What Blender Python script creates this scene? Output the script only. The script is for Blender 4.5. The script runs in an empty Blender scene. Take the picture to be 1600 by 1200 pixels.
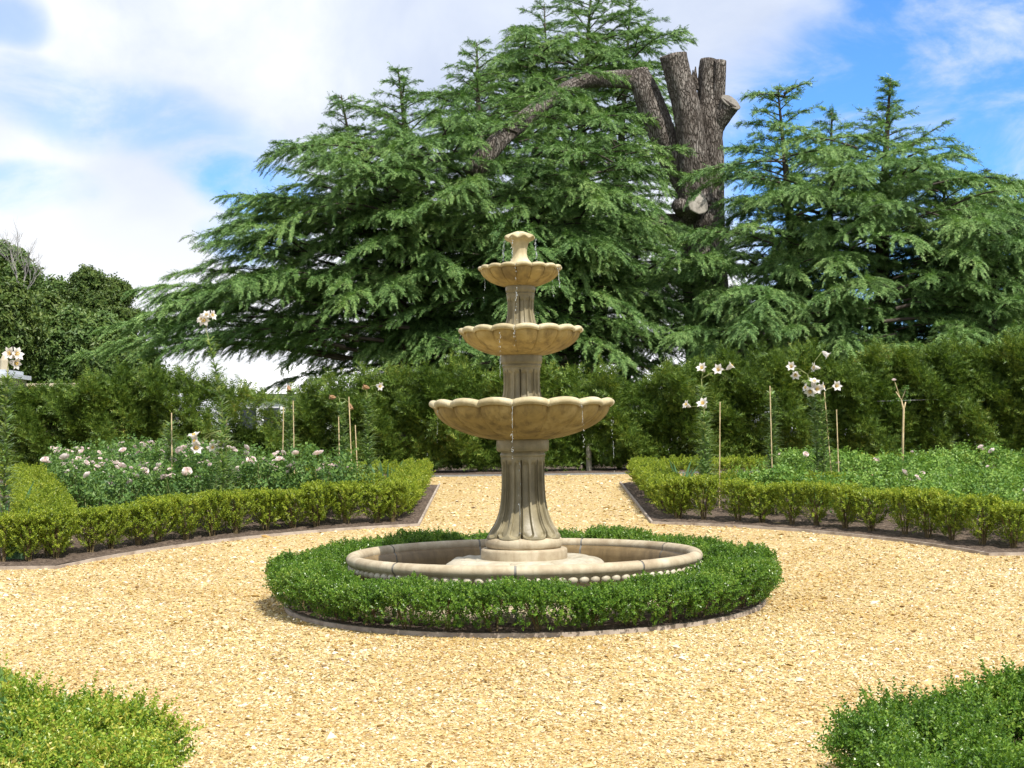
import bpy, math, random
import numpy as np
from mathutils import Vector, Matrix

scene = bpy.context.scene
col = scene.collection
rng = np.random.default_rng(11)
random.seed(5)
R_ = math.radians

# ---------------------------------------------------------------- camera
FPX = 2166.0
PITCH = math.atan(90 / FPX)
ROLL = R_(0.8)
EYE = np.array([0.0, 0.0, 0.96])
cF = np.array([0, math.cos(PITCH), math.sin(PITCH)])
cR0 = np.array([1.0, 0, 0]); cU0 = np.array([0, -math.sin(PITCH), math.cos(PITCH)])
cR = math.cos(ROLL) * cR0 - math.sin(ROLL) * cU0
cU = math.sin(ROLL) * cR0 + math.cos(ROLL) * cU0
cam_d = bpy.data.cameras.new('camera')
cam_d.sensor_width = 36.0
cam_d.lens = FPX / 1600 * 36.0
cam_d.clip_end = 2000; cam_d.clip_start = 0.05
cam = bpy.data.objects.new('camera', cam_d)
M = Matrix(((cR[0], cU[0], -cF[0], EYE[0]), (cR[1], cU[1], -cF[1], EYE[1]), (cR[2], cU[2], -cF[2], EYE[2]), (0, 0, 0, 1)))
cam.matrix_world = M
col.objects.link(cam); scene.camera = cam

# ---------------------------------------------------------------- light
SUN_AZ = R_(35)     # to the right of straight behind the camera
SUN_EL = R_(54)
sdir = Vector((math.sin(SUN_AZ) * math.cos(SUN_EL), -math.cos(SUN_AZ) * math.cos(SUN_EL), math.sin(SUN_EL)))
sl = bpy.data.lights.new('sun', 'SUN'); sl.energy = 4.2; sl.angle = R_(0.5); sl.color = (1.0, 0.95, 0.87)
so = bpy.data.objects.new('sun', sl); so.rotation_euler = sdir.to_track_quat('Z', 'Y').to_euler(); so.location = (5, -5, 12)
col.objects.link(so)
scene.view_settings.view_transform = 'Standard'
scene.view_settings.look = 'None'
scene.view_settings.gamma = 1.0
scene.view_settings.exposure = 0.6
scene.cycles.use_denoising = True
scene.cycles.max_bounces = 7
scene.cycles.transparent_max_bounces = 8
scene.cycles.diffuse_bounces = 3


class NT:
    """tiny node-tree writer"""
    def __init__(s, nt): s.nt = nt; nt.nodes.clear()
    def n(s, t, **k):
        x = s.nt.nodes.new(t)
        for a, b in k.items():
            if a == 'ins':
                for i, v in b.items(): x.inputs[i].default_value = v
            else: setattr(x, a, b)
        return x
    def l(s, a, b): s.nt.links.new(a, b)
    def m(s, op, a, b=None, c=None):
        x = s.nt.nodes.new('ShaderNodeMath'); x.operation = op
        for i, v in enumerate((a, b, c)):
            if v is None: continue
            if isinstance(v, (int, float)): x.inputs[i].default_value = v
            else: s.l(v, x.inputs[i])
        return x.outputs[0]
    def ramp(s, fac, stops):
        x = s.nt.nodes.new('ShaderNodeValToRGB'); e = x.color_ramp.elements
        while len(e) < len(stops): e.new(0.5)
        for i, (p, c) in enumerate(stops):
            e[i].position = p; e[i].color = (*c, 1)
        s.l(fac, x.inputs[0]); return x.outputs[0]
    def mix(s, f, a, b, mode='MIX'):
        x = s.nt.nodes.new('ShaderNodeMix'); x.data_type = 'RGBA'; x.blend_type = mode
        for i, v in ((0, f), (6, a), (7, b)):
            if isinstance(v, (int, float)): x.inputs[i].default_value = v
            elif isinstance(v, tuple): x.inputs[i].default_value = (*v, 1)
            else: s.l(v, x.inputs[i])
        return x.outputs[2]
    def noise(s, vec, scale, detail=4, rough=.55, dist=0.0):
        x = s.n('ShaderNodeTexNoise'); x.inputs['Scale'].default_value = scale; x.inputs['Detail'].default_value = detail
        x.inputs['Roughness'].default_value = rough; x.inputs['Distortion'].default_value = dist
        if vec is not None: s.l(vec, x.inputs['Vector'])
        return x.outputs[0]


# ---- world: clear blue sky broken by cloud, laid out by compass direction
def pray(px, py): 
    d = cF + cR * (px - 800) / FPX + cU * (600 - py) / FPX
    return d / np.linalg.norm(d)
world = bpy.data.worlds.new('World'); scene.world = world; world.use_nodes = True
w = NT(world.node_tree)
sky = w.n('ShaderNodeTexSky', sky_type='NISHITA'); sky.sun_disc = False
sky.sun_elevation = SUN_EL; sky.sun_rotation = math.atan2(sdir.x, sdir.y)
sky.air_density = 1.0; sky.dust_density = 0.3; sky.ozone_density = 3.0
tc = w.n('ShaderNodeTexCoord')
nrm = w.n('ShaderNodeVectorMath', operation='NORMALIZE'); w.l(tc.outputs['Generated'], nrm.inputs[0])
D = nrm.outputs[0]
wx = w.n('ShaderNodeTexNoise', noise_dimensions='3D'); wx.inputs['Scale'].default_value = 6; wx.inputs['Detail'].default_value = 5
w.l(D, wx.inputs['Vector'])
wadd = w.n('ShaderNodeVectorMath', operation='MULTIPLY_ADD'); w.l(wx.outputs['Color'], wadd.inputs[0]); wadd.inputs[1].default_value = (.12, .12, .07); w.l(D, wadd.inputs[2])
wsub = w.n('ShaderNodeVectorMath', operation='SUBTRACT'); w.l(wadd.outputs[0], wsub.inputs[0]); wsub.inputs[1].default_value = (.06, .06, .035)
DW = wsub.outputs[0]
def blob(px, py, rad, squash=1.0, soft=.6, angle=0):
    c = pray(px, py)
    # ellipse on the sky sphere: local tangent axes
    e1 = np.cross(c, [0, 0, 1.]); e1 /= np.linalg.norm(e1); e2 = np.cross(e1, c)
    a1 = e1 * math.cos(angle) + e2 * math.sin(angle); a2 = -e1 * math.sin(angle) + e2 * math.cos(angle)
    def dot(v):
        x = w.n('ShaderNodeVectorMath', operation='DOT_PRODUCT'); w.l(DW, x.inputs[0]); x.inputs[1].default_value = tuple(v); return x.outputs['Value']
    q = w.m('ADD', w.m('POWER', w.m('ABSOLUTE', w.m('DIVIDE', dot(a1), rad)), 2.0), w.m('POWER', w.m('ABSOLUTE', w.m('DIVIDE', dot(a2), rad * squash)), 2.0))
    front = w.m('GREATER_THAN', dot(c), 0.0)
    mr = w.n('ShaderNodeMapRange', interpolation_type='SMOOTHSTEP'); w.l(q, mr.inputs[0])
    mr.inputs[1].default_value = 1.0 + soft; mr.inputs[2].default_value = 1.0 - soft; mr.inputs[3].default_value = 0; mr.inputs[4].default_value = 1
    return w.m('MULTIPLY', mr.outputs[0], front)
blues = [(1580, 60, .15, .85, .4, .2, 1.0), (1390, 260, .115, 1.15, .5, 0, 1.0), (1560, 330, .06, .7, .8, 0, .8), (380, 275, .052, .42, .8, -.3, .9), (200, 175, .10, .26, .9, -.2, .55),
         (60, 300, .05, .35, .9, 0, .6), (390, 355, .03, .5, .8, 0, .6), (20, 20, .03, .6, .8, 0, .5)]
acc = None
for (a, b, r, sq, sf, an, k) in blues:
    v = w.m('MULTIPLY', blob(a, b, r, sq, sf, an), k)
    acc = v if acc is None else w.m('MAXIMUM', acc, v)
wisp = w.n('ShaderNodeMapping'); w.l(D, wisp.inputs['Vector']); wisp.inputs['Scale'].default_value = (1, 1, 2.2); wisp.inputs['Rotation'].default_value = (0, .25, 0)
wn = w.noise(wisp.outputs[0], 9, 8, .6, .4)
wispf = w.n('ShaderNodeMapRange', interpolation_type='SMOOTHSTEP'); w.l(wn, wispf.inputs[0]); wispf.inputs[1].default_value = .40; wispf.inputs[2].default_value = .70
wispf.inputs[3].default_value = 1; wispf.inputs[4].default_value = .25
blue = w.m('MULTIPLY', acc, wispf.outputs[0])
skycol = w.mix(1.0, sky.outputs[0], (.50, .86, 1.30), 'MULTIPLY')
bg1 = w.n('ShaderNodeBackground'); w.l(skycol, bg1.inputs[0]); bg1.inputs[1].default_value = .12
sep = w.n('ShaderNodeSeparateXYZ'); w.l(D, sep.inputs[0])
cn = w.noise(D, 5.5, 7, .55, .3)
cn2 = w.noise(D, 2.2, 3, .5)
cshade = w.m('ADD', w.m('MULTIPLY', cn, .6), w.m('MULTIPLY', cn2, .4))
ccol = w.ramp(cshade, [(.36, (.52, .60, .78)), (.50, (.70, .76, .88)), (.60, (.93, .95, .98))])
low = w.n('ShaderNodeMapRange', interpolation_type='SMOOTHSTEP'); w.l(sep.outputs[2], low.inputs[0]); low.inputs[1].default_value = .23; low.inputs[2].default_value = .10
ccol2 = w.mix(w.m('MULTIPLY', low.outputs[0], .8), ccol, (.97, .975, .985))
bg2 = w.n('ShaderNodeBackground'); w.l(ccol2, bg2.inputs[0]); bg2.inputs[1].default_value = .78
mx = w.n('ShaderNodeMixShader'); w.l(blue, mx.inputs[0]); w.l(bg2.outputs[0], mx.inputs[1]); w.l(bg1.outputs[0], mx.inputs[2])
wo = w.n('ShaderNodeOutputWorld'); w.l(mx.outputs[0], wo.inputs[0])

# ---------------------------------------------------------------- helpers
def P(px, py, Dp):
    d = cF + cR * (px - 800) / FPX + cU * (600 - py) / FPX
    return EYE + d * Dp / d[1]
FY = 8.45
XF = float(P(820, 936, FY)[0])
def G(x, y):
    x = np.asarray(x, float); y = np.asarray(y, float)
    r = np.hypot(x - XF, y - FY)
    k = np.clip((3.2 - r) / 1.5, 0, 1); k = k * k * (3 - 2 * k)
    yy = np.clip(y, -8, 17) - FY
    far = np.clip((y - 17) / 60, 0, 1) * .3
    return .07 * yy * (1 - k) + .018 * yy * k - far
def gz(x, y): return float(G(x, y))
def pg(px, py, h=0.0):
    d = cF + cR * (px - 800) / FPX + cU * (600 - py) / FPX; d = d / d[1]
    t = np.arange(2, 80, .005)
    z = EYE[2] + d[2] * t; x = d[0] * t
    i = int(np.argmax(z < G(x, t) + h))
    return np.array([x[i], t[i], z[i]])

class Geo:
    def __init__(s): s.V = []; s.F3 = []; s.F4 = []; s.n = 0
    def add(s, V, F):
        V = np.asarray(V, float).reshape(-1, 3); F = np.asarray(F, int)
        if len(F) == 0: return s
        (s.F3 if F.shape[1] == 3 else s.F4).append(F + s.n); s.V.append(V); s.n += len(V); return s
    def more(s, F, off):
        F = np.asarray(F, int); (s.F3 if F.shape[1] == 3 else s.F4).append(F + off)
    def build(s, name, mat, parent=None, smooth=False, loc=None, link=True):
        me = bpy.data.meshes.new(name)
        V = np.concatenate(s.V).astype(np.float32)
        lv = []; ls = []; lt = []; k = 0
        for L, m in ((s.F3, 3), (s.F4, 4)):
            if L:
                A = np.concatenate(L); lv.append(A.ravel()); c = len(A)
                ls.append(k + np.arange(c) * m); lt.append(np.full(c, m)); k += c * m
        lv = np.concatenate(lv).astype(np.int32); ls = np.concatenate(ls).astype(np.int32)
        me.vertices.add(len(V)); me.vertices.foreach_set('co', V.ravel())
        me.loops.add(len(lv)); me.loops.foreach_set('vertex_index', lv)
        me.polygons.add(len(ls)); me.polygons.foreach_set('loop_start', ls)
        me.update(calc_edges=True)
        me.polygons.foreach_set('use_smooth', np.full(len(ls), smooth, bool))
        for mm in (mat if isinstance(mat, list) else [mat]): me.materials.append(mm)
        o = bpy.data.objects.new(name, me)
        if link: col.objects.link(o)
        if parent is not None: o.parent = parent
        if loc is not None: o.location = loc
        return o

def tag(o, label=None, cat=None, group=None, kind=None):
    for k, v in (('label', label), ('category', cat), ('group', group), ('kind', kind)):
        if v: o[k] = v
    return o
def empty(name, loc, label=None, cat=None, group=None, rz=0):
    o = bpy.data.objects.new(name, None); col.objects.link(o); o.location = [float(v) for v in loc]; o.rotation_euler = (0, 0, rz)
    o.empty_display_size = .1
    return tag(o, label, cat, group)
def copy_tree(o, parent=None):
    c = o.copy(); col.objects.link(c)
    if parent is not None: c.parent = parent
    for ch in list(o.children): copy_tree(ch, c)
    return c

def frames(dirs, up=None, roll=None):
    """orthonormal frames (m,3,3): columns x,y,z with z = dirs"""
    z = dirs / np.maximum(np.linalg.norm(dirs, axis=1, keepdims=True), 1e-9)
    ref = np.tile(np.array([0, 0, 1.]), (len(z), 1)) if up is None else up
    bad = np.abs((z * ref).sum(1)) > .97; ref = ref.copy(); ref[bad] = [1, 0, 0]
    x = np.cross(ref, z); x /= np.linalg.norm(x, axis=1, keepdims=True); y = np.cross(z, x)
    if roll is not None:
        c = np.cos(roll)[:, None]; s_ = np.sin(roll)[:, None]; x, y = x * c + y * s_, -x * s_ + y * c
    return np.stack([x, y, z], axis=2)
def scatter(geo, temps, pos, fr, sc):
    """instances of random templates baked in"""
    pos = np.asarray(pos, float); sc = np.asarray(sc, float)
    pick = rng.integers(0, len(temps), len(pos))
    for t, (TV, TF) in enumerate(temps):
        i = np.where(pick == t)[0]
        if len(i) == 0: continue
        V = np.einsum('mij,nj->mni', fr[i], TV) * sc[i][:, None, None] + pos[i][:, None, :]
        F = (TF[None] + (np.arange(len(i)) * len(TV))[:, None, None]).reshape(-1, TF.shape[1])
        geo.add(V.reshape(-1, 3), F)
def tube(geo, pts, rad, n=8, cap=True, wob=0.0):
    pts = np.asarray(pts, float); rad = np.broadcast_to(np.asarray(rad, float), (len(pts),))
    t = np.gradient(pts, axis=0); t /= np.maximum(np.linalg.norm(t, axis=1, keepdims=True), 1e-9)
    x = np.cross(t[0], [0.31, .9, .17]); x /= np.linalg.norm(x); X = []
    for i in range(len(pts)):
        x = x - t[i] * (x @ t[i]); x = x / np.linalg.norm(x); X.append(x)
    X = np.array(X); Y = np.cross(t, X)
    a = np.arange(n) * 2 * math.pi / n
    rr = rad[:, None] * (1 + wob * rng.standard_normal((len(pts), n)) if wob else np.ones((len(pts), n)))
    V = pts[:, None] + (X[:, None] * np.cos(a)[None, :, None] + Y[:, None] * np.sin(a)[None, :, None]) * rr[..., None]
    V = V.reshape(-1, 3); F = []
    i, j = np.meshgrid(np.arange(len(pts) - 1), np.arange(n), indexing='ij'); i = i.ravel(); j = j.ravel(); k = (j + 1) % n
    F = np.stack([i * n + j, i * n + k, (i + 1) * n + k, (i + 1) * n + j], 1)
    base = geo.n; geo.add(V, F)
    if cap:
        m = len(pts) * n
        geo.V.append(np.array([pts[0], pts[-1]])); geo.n += 2
        j = np.arange(n); k = (j + 1) % n
        geo.more(np.stack([k, j, np.full(n, m)], 1), base); geo.more(np.stack([m - n + j, m - n + k, np.full(n, m + 1)], 1), base)
def box(geo, c, s_, rz=0.0, bev=0.0):
    c = np.asarray(c, float); h = np.asarray(s_, float) / 2
    V = np.array([[x, y, z] for x in (-1, 1) for y in (-1, 1) for z in (-1, 1)]) * h
    ca, sa = math.cos(rz), math.sin(rz)
    V = V @ np.array([[ca, sa, 0], [-sa, ca, 0], [0, 0, 1]]) + c
    geo.add(V, [[0, 1, 3, 2], [4, 6, 7, 5], [0, 4, 5, 1], [2, 3, 7, 6], [0, 2, 6, 4], [1, 5, 7, 3]])
def lathe_fn(geo, T, TH, fn, closed=True):
    """fn(t_index grid, theta grid) -> r, z"""
    tt, th = np.meshgrid(T, TH, indexing='ij'); r, z = fn(tt, th)
    V = np.stack([r * np.cos(th), r * np.sin(th), z], 2).reshape(-1, 3)
    n = len(TH); m = len(T); i, j = np.meshgrid(np.arange(m - 1), np.arange(n if closed else n - 1), indexing='ij'); i = i.ravel(); j = j.ravel(); k = (j + 1) % n
    geo.add(V, np.stack([i * n + j, i * n + k, (i + 1) * n + k, (i + 1) * n + j], 1))

# ---------------------------------------------------------------- materials
def newmat(name):
    m = bpy.data.materials.new(name); m.use_nodes = True; return m, NT(m.node_tree)
def leafmat(name, stops, trans=.28, rough=.5, nscale=2.0, spec=.35, tint=(1.25, 1.25, .6)):
    m, t = newmat(name)
    g = t.n('ShaderNodeNewGeometry'); tcx = t.n('ShaderNodeTexCoord')
    nz = t.noise(tcx.outputs['Object'], nscale, 3, .6)
    f = t.m('ADD', t.m('MULTIPLY', g.outputs['Random Per Island'], .62), t.m('MULTIPLY', t.m('SUBTRACT', nz, .31), 1.0))
    c = t.ramp(f, stops)
    p = t.n('ShaderNodeBsdfPrincipled'); t.l(c, p.inputs['Base Color']); p.inputs['Roughness'].default_value = rough; p.inputs['Specular IOR Level'].default_value = spec
    tr = t.n('ShaderNodeBsdfTranslucent'); t.l(t.mix(1.0, c, tint, 'MULTIPLY'), tr.inputs[0])
    mxs = t.n('ShaderNodeMixShader'); mxs.inputs[0].default_value = trans; t.l(p.outputs[0], mxs.inputs[1]); t.l(tr.outputs[0], mxs.inputs[2])
    o = t.n('ShaderNodeOutputMaterial'); t.l(mxs.outputs[0], o.inputs[0]); return m
def surfmat(name, stops, scale=8, rough=.8, bump=.3, bscale=60, bdist=.004, spec=.3, detail=6, stretch=None, metallic=0.0):
    m, t = newmat(name); tcx = t.n('ShaderNodeTexCoord'); v = tcx.outputs['Object']
    if stretch:
        mp = t.n('ShaderNodeMapping'); mp.inputs['Scale'].default_value = stretch; t.l(v, mp.inputs['Vector']); v = mp.outputs[0]
    nz = t.noise(v, scale, detail, .62)
    c = t.ramp(nz, stops)
    p = t.n('ShaderNodeBsdfPrincipled'); t.l(c, p.inputs['Base Color']); p.inputs['Roughness'].default_value = rough; p.inputs['Specular IOR Level'].default_value = spec
    p.inputs['Metallic'].default_value = metallic
    if bump:
        b = t.n('ShaderNodeBump'); b.inputs['Strength'].default_value = bump; b.inputs['Distance'].default_value = bdist
        t.l(t.noise(v, bscale, 5, .6), b.inputs['Height']); t.l(b.outputs[0], p.inputs['Normal'])
    o = t.n('ShaderNodeOutputMaterial'); t.l(p.outputs[0], o.inputs[0]); return m

MAT = {}
MAT['box_yellow'] = leafmat('box_yellow', [(.12, (.085, .14, .015)), (.42, (.21, .29, .03)), (.75, (.37, .44, .05)), (1, (.54, .50, .11))], nscale=6, rough=.4)
MAT['box_green'] = leafmat('box_green', [(.1, (.04, .10, .014)), (.42, (.10, .21, .026)), (.75, (.20, .33, .045)), (1, (.38, .46, .10))], nscale=5, rough=.34, spec=.55)
MAT['box_mixed'] = leafmat('box_mixed', [(.1, (.07, .15, .02)), (.35, (.18, .31, .035)), (.60, (.34, .44, .055)), (.85, (.50, .47, .09)), (1, (.62, .48, .18))], nscale=7, rough=.38, spec=.45)
MAT['yew'] = leafmat('yew', [(.08, (.030, .065, .008)), (.4, (.07, .13, .018)), (.75, (.15, .225, .032)), (.95, (.25, .28, .05)), (1, (.34, .22, .06))], nscale=1.6, trans=.2)
MAT['rose_leaf'] = leafmat('rose_leaf', [(.1, (.045, .11, .03)), (.5, (.11, .21, .048)), (.85, (.20, .31, .075)), (1, (.36, .42, .14))], nscale=3)
MAT['rose_leaf_light'] = leafmat('rose_leaf_light', [(.1, (.07, .16, .028)), (.5, (.16, .29, .05)), (.85, (.27, .40, .08)), (1, (.42, .48, .15))], nscale=3)
MAT['cedar'] = leafmat('cedar', [(.1, (.045, .11, .032)), (.40, (.10, .20, .055)), (.68, (.21, .345, .095)), (1, (.36, .46, .15))], nscale=.8, trans=.13, rough=.55, tint=(1.2, 1.3, .7))
MAT['cedar_light'] = leafmat('cedar_light', [(.1, (.05, .12, .036)), (.40, (.12, .23, .068)), (.68, (.24, .38, .115)), (1, (.38, .49, .17))], nscale=.8, trans=.13, rough=.55, tint=(1.2, 1.3, .7))
MAT['dark_tree'] = leafmat('dark_tree', [(.1, (.035, .075, .016)), (.5, (.085, .14, .03)), (.9, (.16, .21, .05))], nscale=.5, trans=.2)
MAT['mid_tree'] = leafmat('mid_tree', [(.1, (.05, .105, .028)), (.5, (.11, .185, .05)), (.9, (.20, .27, .075))], nscale=.5, trans=.25)
MAT['lily_leaf'] = leafmat('lily_leaf', [(.1, (.14, .24, .08)), (.5, (.24, .36, .14)), (.9, (.42, .48, .24))], nscale=3)
MAT['iris_leaf'] = leafmat('iris_leaf', [(.1, (.07, .17, .08)), (.5, (.12, .25, .12)), (.9, (.20, .33, .16))], nscale=3, trans=.2)
MAT['petal_white'] = leafmat('petal_white', [(.2, (.80, .76, .72)), (.8, (.85, .82, .80))], trans=.35, tint=(1, 1, 1))
MAT['petal_pink'] = leafmat('petal_pink', [(.15, (.88, .70, .66)), (.5, (.90, .82, .79)), (.9, (.90, .87, .83))], trans=.3, tint=(1, .97, .97))
MAT['petal_faded'] = leafmat('petal_faded', [(.2, (.40, .24, .14)), (.8, (.55, .38, .24))], trans=.2)
MAT['stamen'] = surfmat('stamen', [(.3, (.65, .42, .04)), (.7, (.75, .52, .06))], bump=0)
MAT['cane'] = surfmat('cane', [(.3, (.42, .31, .16)), (.6, (.62, .50, .30))], scale=20, bump=0)
MAT['stem_green'] = surfmat('stem_green', [(.3, (.14, .17, .06)), (.6, (.24, .26, .10))], scale=20, bump=0)
MAT['twig'] = surfmat('twig', [(.3, (.10, .075, .035)), (.7, (.20, .15, .07))], scale=30, bump=0)
MAT['bark_dark'] = surfmat('bark_dark', [(.3, (.035, .028, .022)), (.7, (.085, .07, .055))], scale=6, bump=.6, bscale=20, bdist=.03)
MAT['cut_wood'] = surfmat('cut_wood', [(.3, (.22, .20, .17)), (.7, (.42, .39, .34))], scale=9, bump=.3, bscale=30, bdist=.01)
MAT['cut_grey'] = surfmat('cut_grey', [(.3, (.11, .10, .085)), (.7, (.24, .22, .19))], scale=9, bump=.3, bscale=30, bdist=.01)
MAT['soil'] = surfmat('soil', [(.35, (.055, .038, .028)), (.55, (.13, .095, .07)), (.75, (.26, .20, .15))], scale=38, rough=.95, bump=.9, bscale=70, bdist=.02)
MAT['lawn'] = surfmat('lawn', [(.3, (.05, .08, .02)), (.7, (.10, .13, .04))], scale=3, rough=.95, bump=.6, bscale=40, bdist=.03)
MAT['timber'] = surfmat('timber', [(.3, (.22, .17, .13)), (.6, (.42, .36, .30))], scale=10, bump=.2)
MAT['zinc'] = surfmat('zinc', [(.3, (.20, .21, .21)), (.7, (.34, .35, .35))], scale=12, rough=.5, bump=.1, metallic=.3)
MAT['mortar'] = surfmat('mortar', [(.3, (.16, .155, .14)), (.7, (.26, .25, .23))], scale=30, bump=.4)
MAT['white_paint'] = surfmat('white_paint', [(.3, (.74, .75, .77)), (.7, (.82, .83, .84))], scale=3, rough=.6, bump=0)
MAT['old_brick'] = surfmat('old_brick', [(.3, (.14, .085, .06)), (.5, (.24, .16, .12)), (.7, (.33, .27, .22))], scale=6, bump=.4, bscale=30, bdist=.02)
MAT['old_stone'] = surfmat('old_stone', [(.3, (.38, .32, .23)), (.7, (.56, .49, .37))], scale=5, bump=.3)
MAT['roof_metal'] = surfmat('roof_metal', [(.3, (.42, .45, .50)), (.7, (.55, .58, .62))], scale=4, rough=.5, bump=0)
MAT['rust_paint'] = surfmat('rust_paint', [(.3, (.16, .05, .03)), (.7, (.26, .09, .05))], scale=4, bump=0)
MAT['slate'] = surfmat('slate', [(.3, (.03, .035, .05)), (.7, (.06, .065, .09))], scale=4, rough=.4, bump=0)
MAT['chalk'] = surfmat('chalk', [(.3, (.45, .45, .5)), (.7, (.5, .5, .55))], bump=0)
MAT['copper_leaf'] = leafmat('copper_leaf', [(.2, (.035, .022, .028)), (.8, (.085, .05, .06))], nscale=1)

def stone_mat(name, base, dark, light, stain=.5, wet=.72):
    m, t = newmat(name); tcx = t.n('ShaderNodeTexCoord'); v = tcx.outputs['Object']
    n1 = t.noise(v, 6, 8, .6, .3); c = t.ramp(n1, [(.28, dark), (.52, base), (.74, light)])
    mp = t.n('ShaderNodeMapping'); mp.inputs['Scale'].default_value = (14, 14, 1.6); t.l(v, mp.inputs['Vector'])
    st = t.noise(mp.outputs[0], 1.5, 5, .6)
    sf = t.n('ShaderNodeMapRange'); t.l(st, sf.inputs[0]); sf.inputs[1].default_value = .46; sf.inputs[2].default_value = .70; sf.inputs[3].default_value = 0; sf.inputs[4].default_value = stain
    c = t.mix(sf.outputs[0], c, dark)
    fine = t.noise(v, 140, 3, .7); c = t.mix(.35, c, t.ramp(fine, [(.3, (.72, .70, .66)), (.7, (1.0, 1.0, 1.0))]), 'MULTIPLY')
    p = t.n('ShaderNodeBsdfPrincipled'); t.l(c, p.inputs['Base Color']); p.inputs['Roughness'].default_value = wet
    b = t.n('ShaderNodeBump'); b.inputs['Strength'].default_value = .35; b.inputs['Distance'].default_value = .004; t.l(t.noise(v, 55, 6, .65), b.inputs['Height']); t.l(b.outputs[0], p.inputs['Normal'])
    o = t.n('ShaderNodeOutputMaterial'); t.l(p.outputs[0], o.inputs[0]); return m
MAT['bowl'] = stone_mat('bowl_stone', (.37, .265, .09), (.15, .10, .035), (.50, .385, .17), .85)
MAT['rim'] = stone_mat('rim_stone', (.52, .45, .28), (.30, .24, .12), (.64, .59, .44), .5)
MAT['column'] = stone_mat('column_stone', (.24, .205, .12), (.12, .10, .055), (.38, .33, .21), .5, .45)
MAT['pool'] = stone_mat('pool_stone', (.45, .38, .26), (.27, .20, .12), (.57, .50, .37), .5)
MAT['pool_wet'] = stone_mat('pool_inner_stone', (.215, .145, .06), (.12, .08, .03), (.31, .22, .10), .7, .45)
MAT['pale'] = stone_mat('pale_stone', (.50, .45, .34), (.33, .28, .19), (.62, .58, .47), .45, .5)

# bark of the old cedar: vertical plates
def bark_mat():
    m, t = newmat('bark_grey'); tcx = t.n('ShaderNodeTexCoord')
    mp = t.n('ShaderNodeMapping'); mp.inputs['Scale'].default_value = (1, 1, .24); t.l(tcx.outputs['Object'], mp.inputs['Vector'])
    vo = t.n('ShaderNodeTexVoronoi', feature='DISTANCE_TO_EDGE'); vo.inputs['Scale'].default_value = 19; vo.inputs['Randomness'].default_value = 1
    wv = t.n('ShaderNodeVectorMath', operation='MULTIPLY_ADD'); nn = t.n('ShaderNodeTexNoise'); nn.inputs['Scale'].default_value = 6; nn.inputs['Detail'].default_value = 4
    t.l(mp.outputs[0], nn.inputs['Vector']); t.l(nn.outputs['Color'], wv.inputs[0]); wv.inputs[1].default_value = (.25, .25, .25); t.l(mp.outputs[0], wv.inputs[2]); t.l(wv.outputs[0], vo.inputs['Vector'])
    h = t.m('MINIMUM', t.m('MULTIPLY', vo.outputs['Distance'], 5.0), 1.0)
    n1 = t.noise(tcx.outputs['Object'], 2.5, 7, .65)
    c = t.ramp(n1, [(.3, (.10, .082, .068)), (.5, (.20, .175, .155)), (.72, (.34, .31, .28))])
    c = t.mix(h, (.075, .06, .05), c)
    p = t.n('ShaderNodeBsdfPrincipled'); t.l(c, p.inputs['Base Color']); p.inputs['Roughness'].default_value = .95; p.inputs['Specular IOR Level'].default_value = .15
    b = t.n('ShaderNodeBump'); b.inputs['Strength'].default_value = .9; b.inputs['Distance'].default_value = .05
    t.l(t.m('ADD', h, t.m('MULTIPLY', t.noise(tcx.outputs['Object'], 18, 6, .7), .8)), b.inputs['Height']); t.l(b.outputs[0], p.inputs['Normal'])
    o = t.n('ShaderNodeOutputMaterial'); t.l(p.outputs[0], o.inputs[0]); return m
MAT['bark_grey'] = bark_mat()

def gravel_mat():
    m, t = newmat('gravel_sheet'); tcx = t.n('ShaderNodeTexCoord'); v = tcx.outputs['Object']
    vo = t.n('ShaderNodeTexVoronoi'); vo.inputs['Scale'].default_value = 62; t.l(v, vo.inputs['Vector'])
    sp = t.n('ShaderNodeSeparateColor'); t.l(vo.outputs['Color'], sp.inputs[0])
    c = t.ramp(sp.outputs[0], [(.0, (.26, .15, .05)), (.12, (.42, .27, .10)), (.40, (.52, .395, .165)), (.75, (.59, .48, .245)), (1, (.68, .58, .40))])
    big = t.noise(v, .9, 5, .6); c = t.mix(.30, c, t.ramp(big, [(.35, (.72, .62, .48)), (.65, (1, 1, 1))]), 'MULTIPLY')
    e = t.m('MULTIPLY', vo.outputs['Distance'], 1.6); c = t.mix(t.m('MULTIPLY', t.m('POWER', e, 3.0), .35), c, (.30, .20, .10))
    p = t.n('ShaderNodeBsdfPrincipled'); t.l(c, p.inputs['Base Color']); p.inputs['Roughness'].default_value = .9; p.inputs['Specular IOR Level'].default_value = .2
    b = t.n('ShaderNodeBump'); b.inputs['Strength'].default_value = .7; b.inputs['Distance'].default_value = .012
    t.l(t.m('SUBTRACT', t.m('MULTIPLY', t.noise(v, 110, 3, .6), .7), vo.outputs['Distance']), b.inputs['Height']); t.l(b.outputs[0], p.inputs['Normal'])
    o = t.n('ShaderNodeOutputMaterial'); t.l(p.outputs[0], o.inputs[0]); return m
MAT['gravel'] = gravel_mat()
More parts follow.
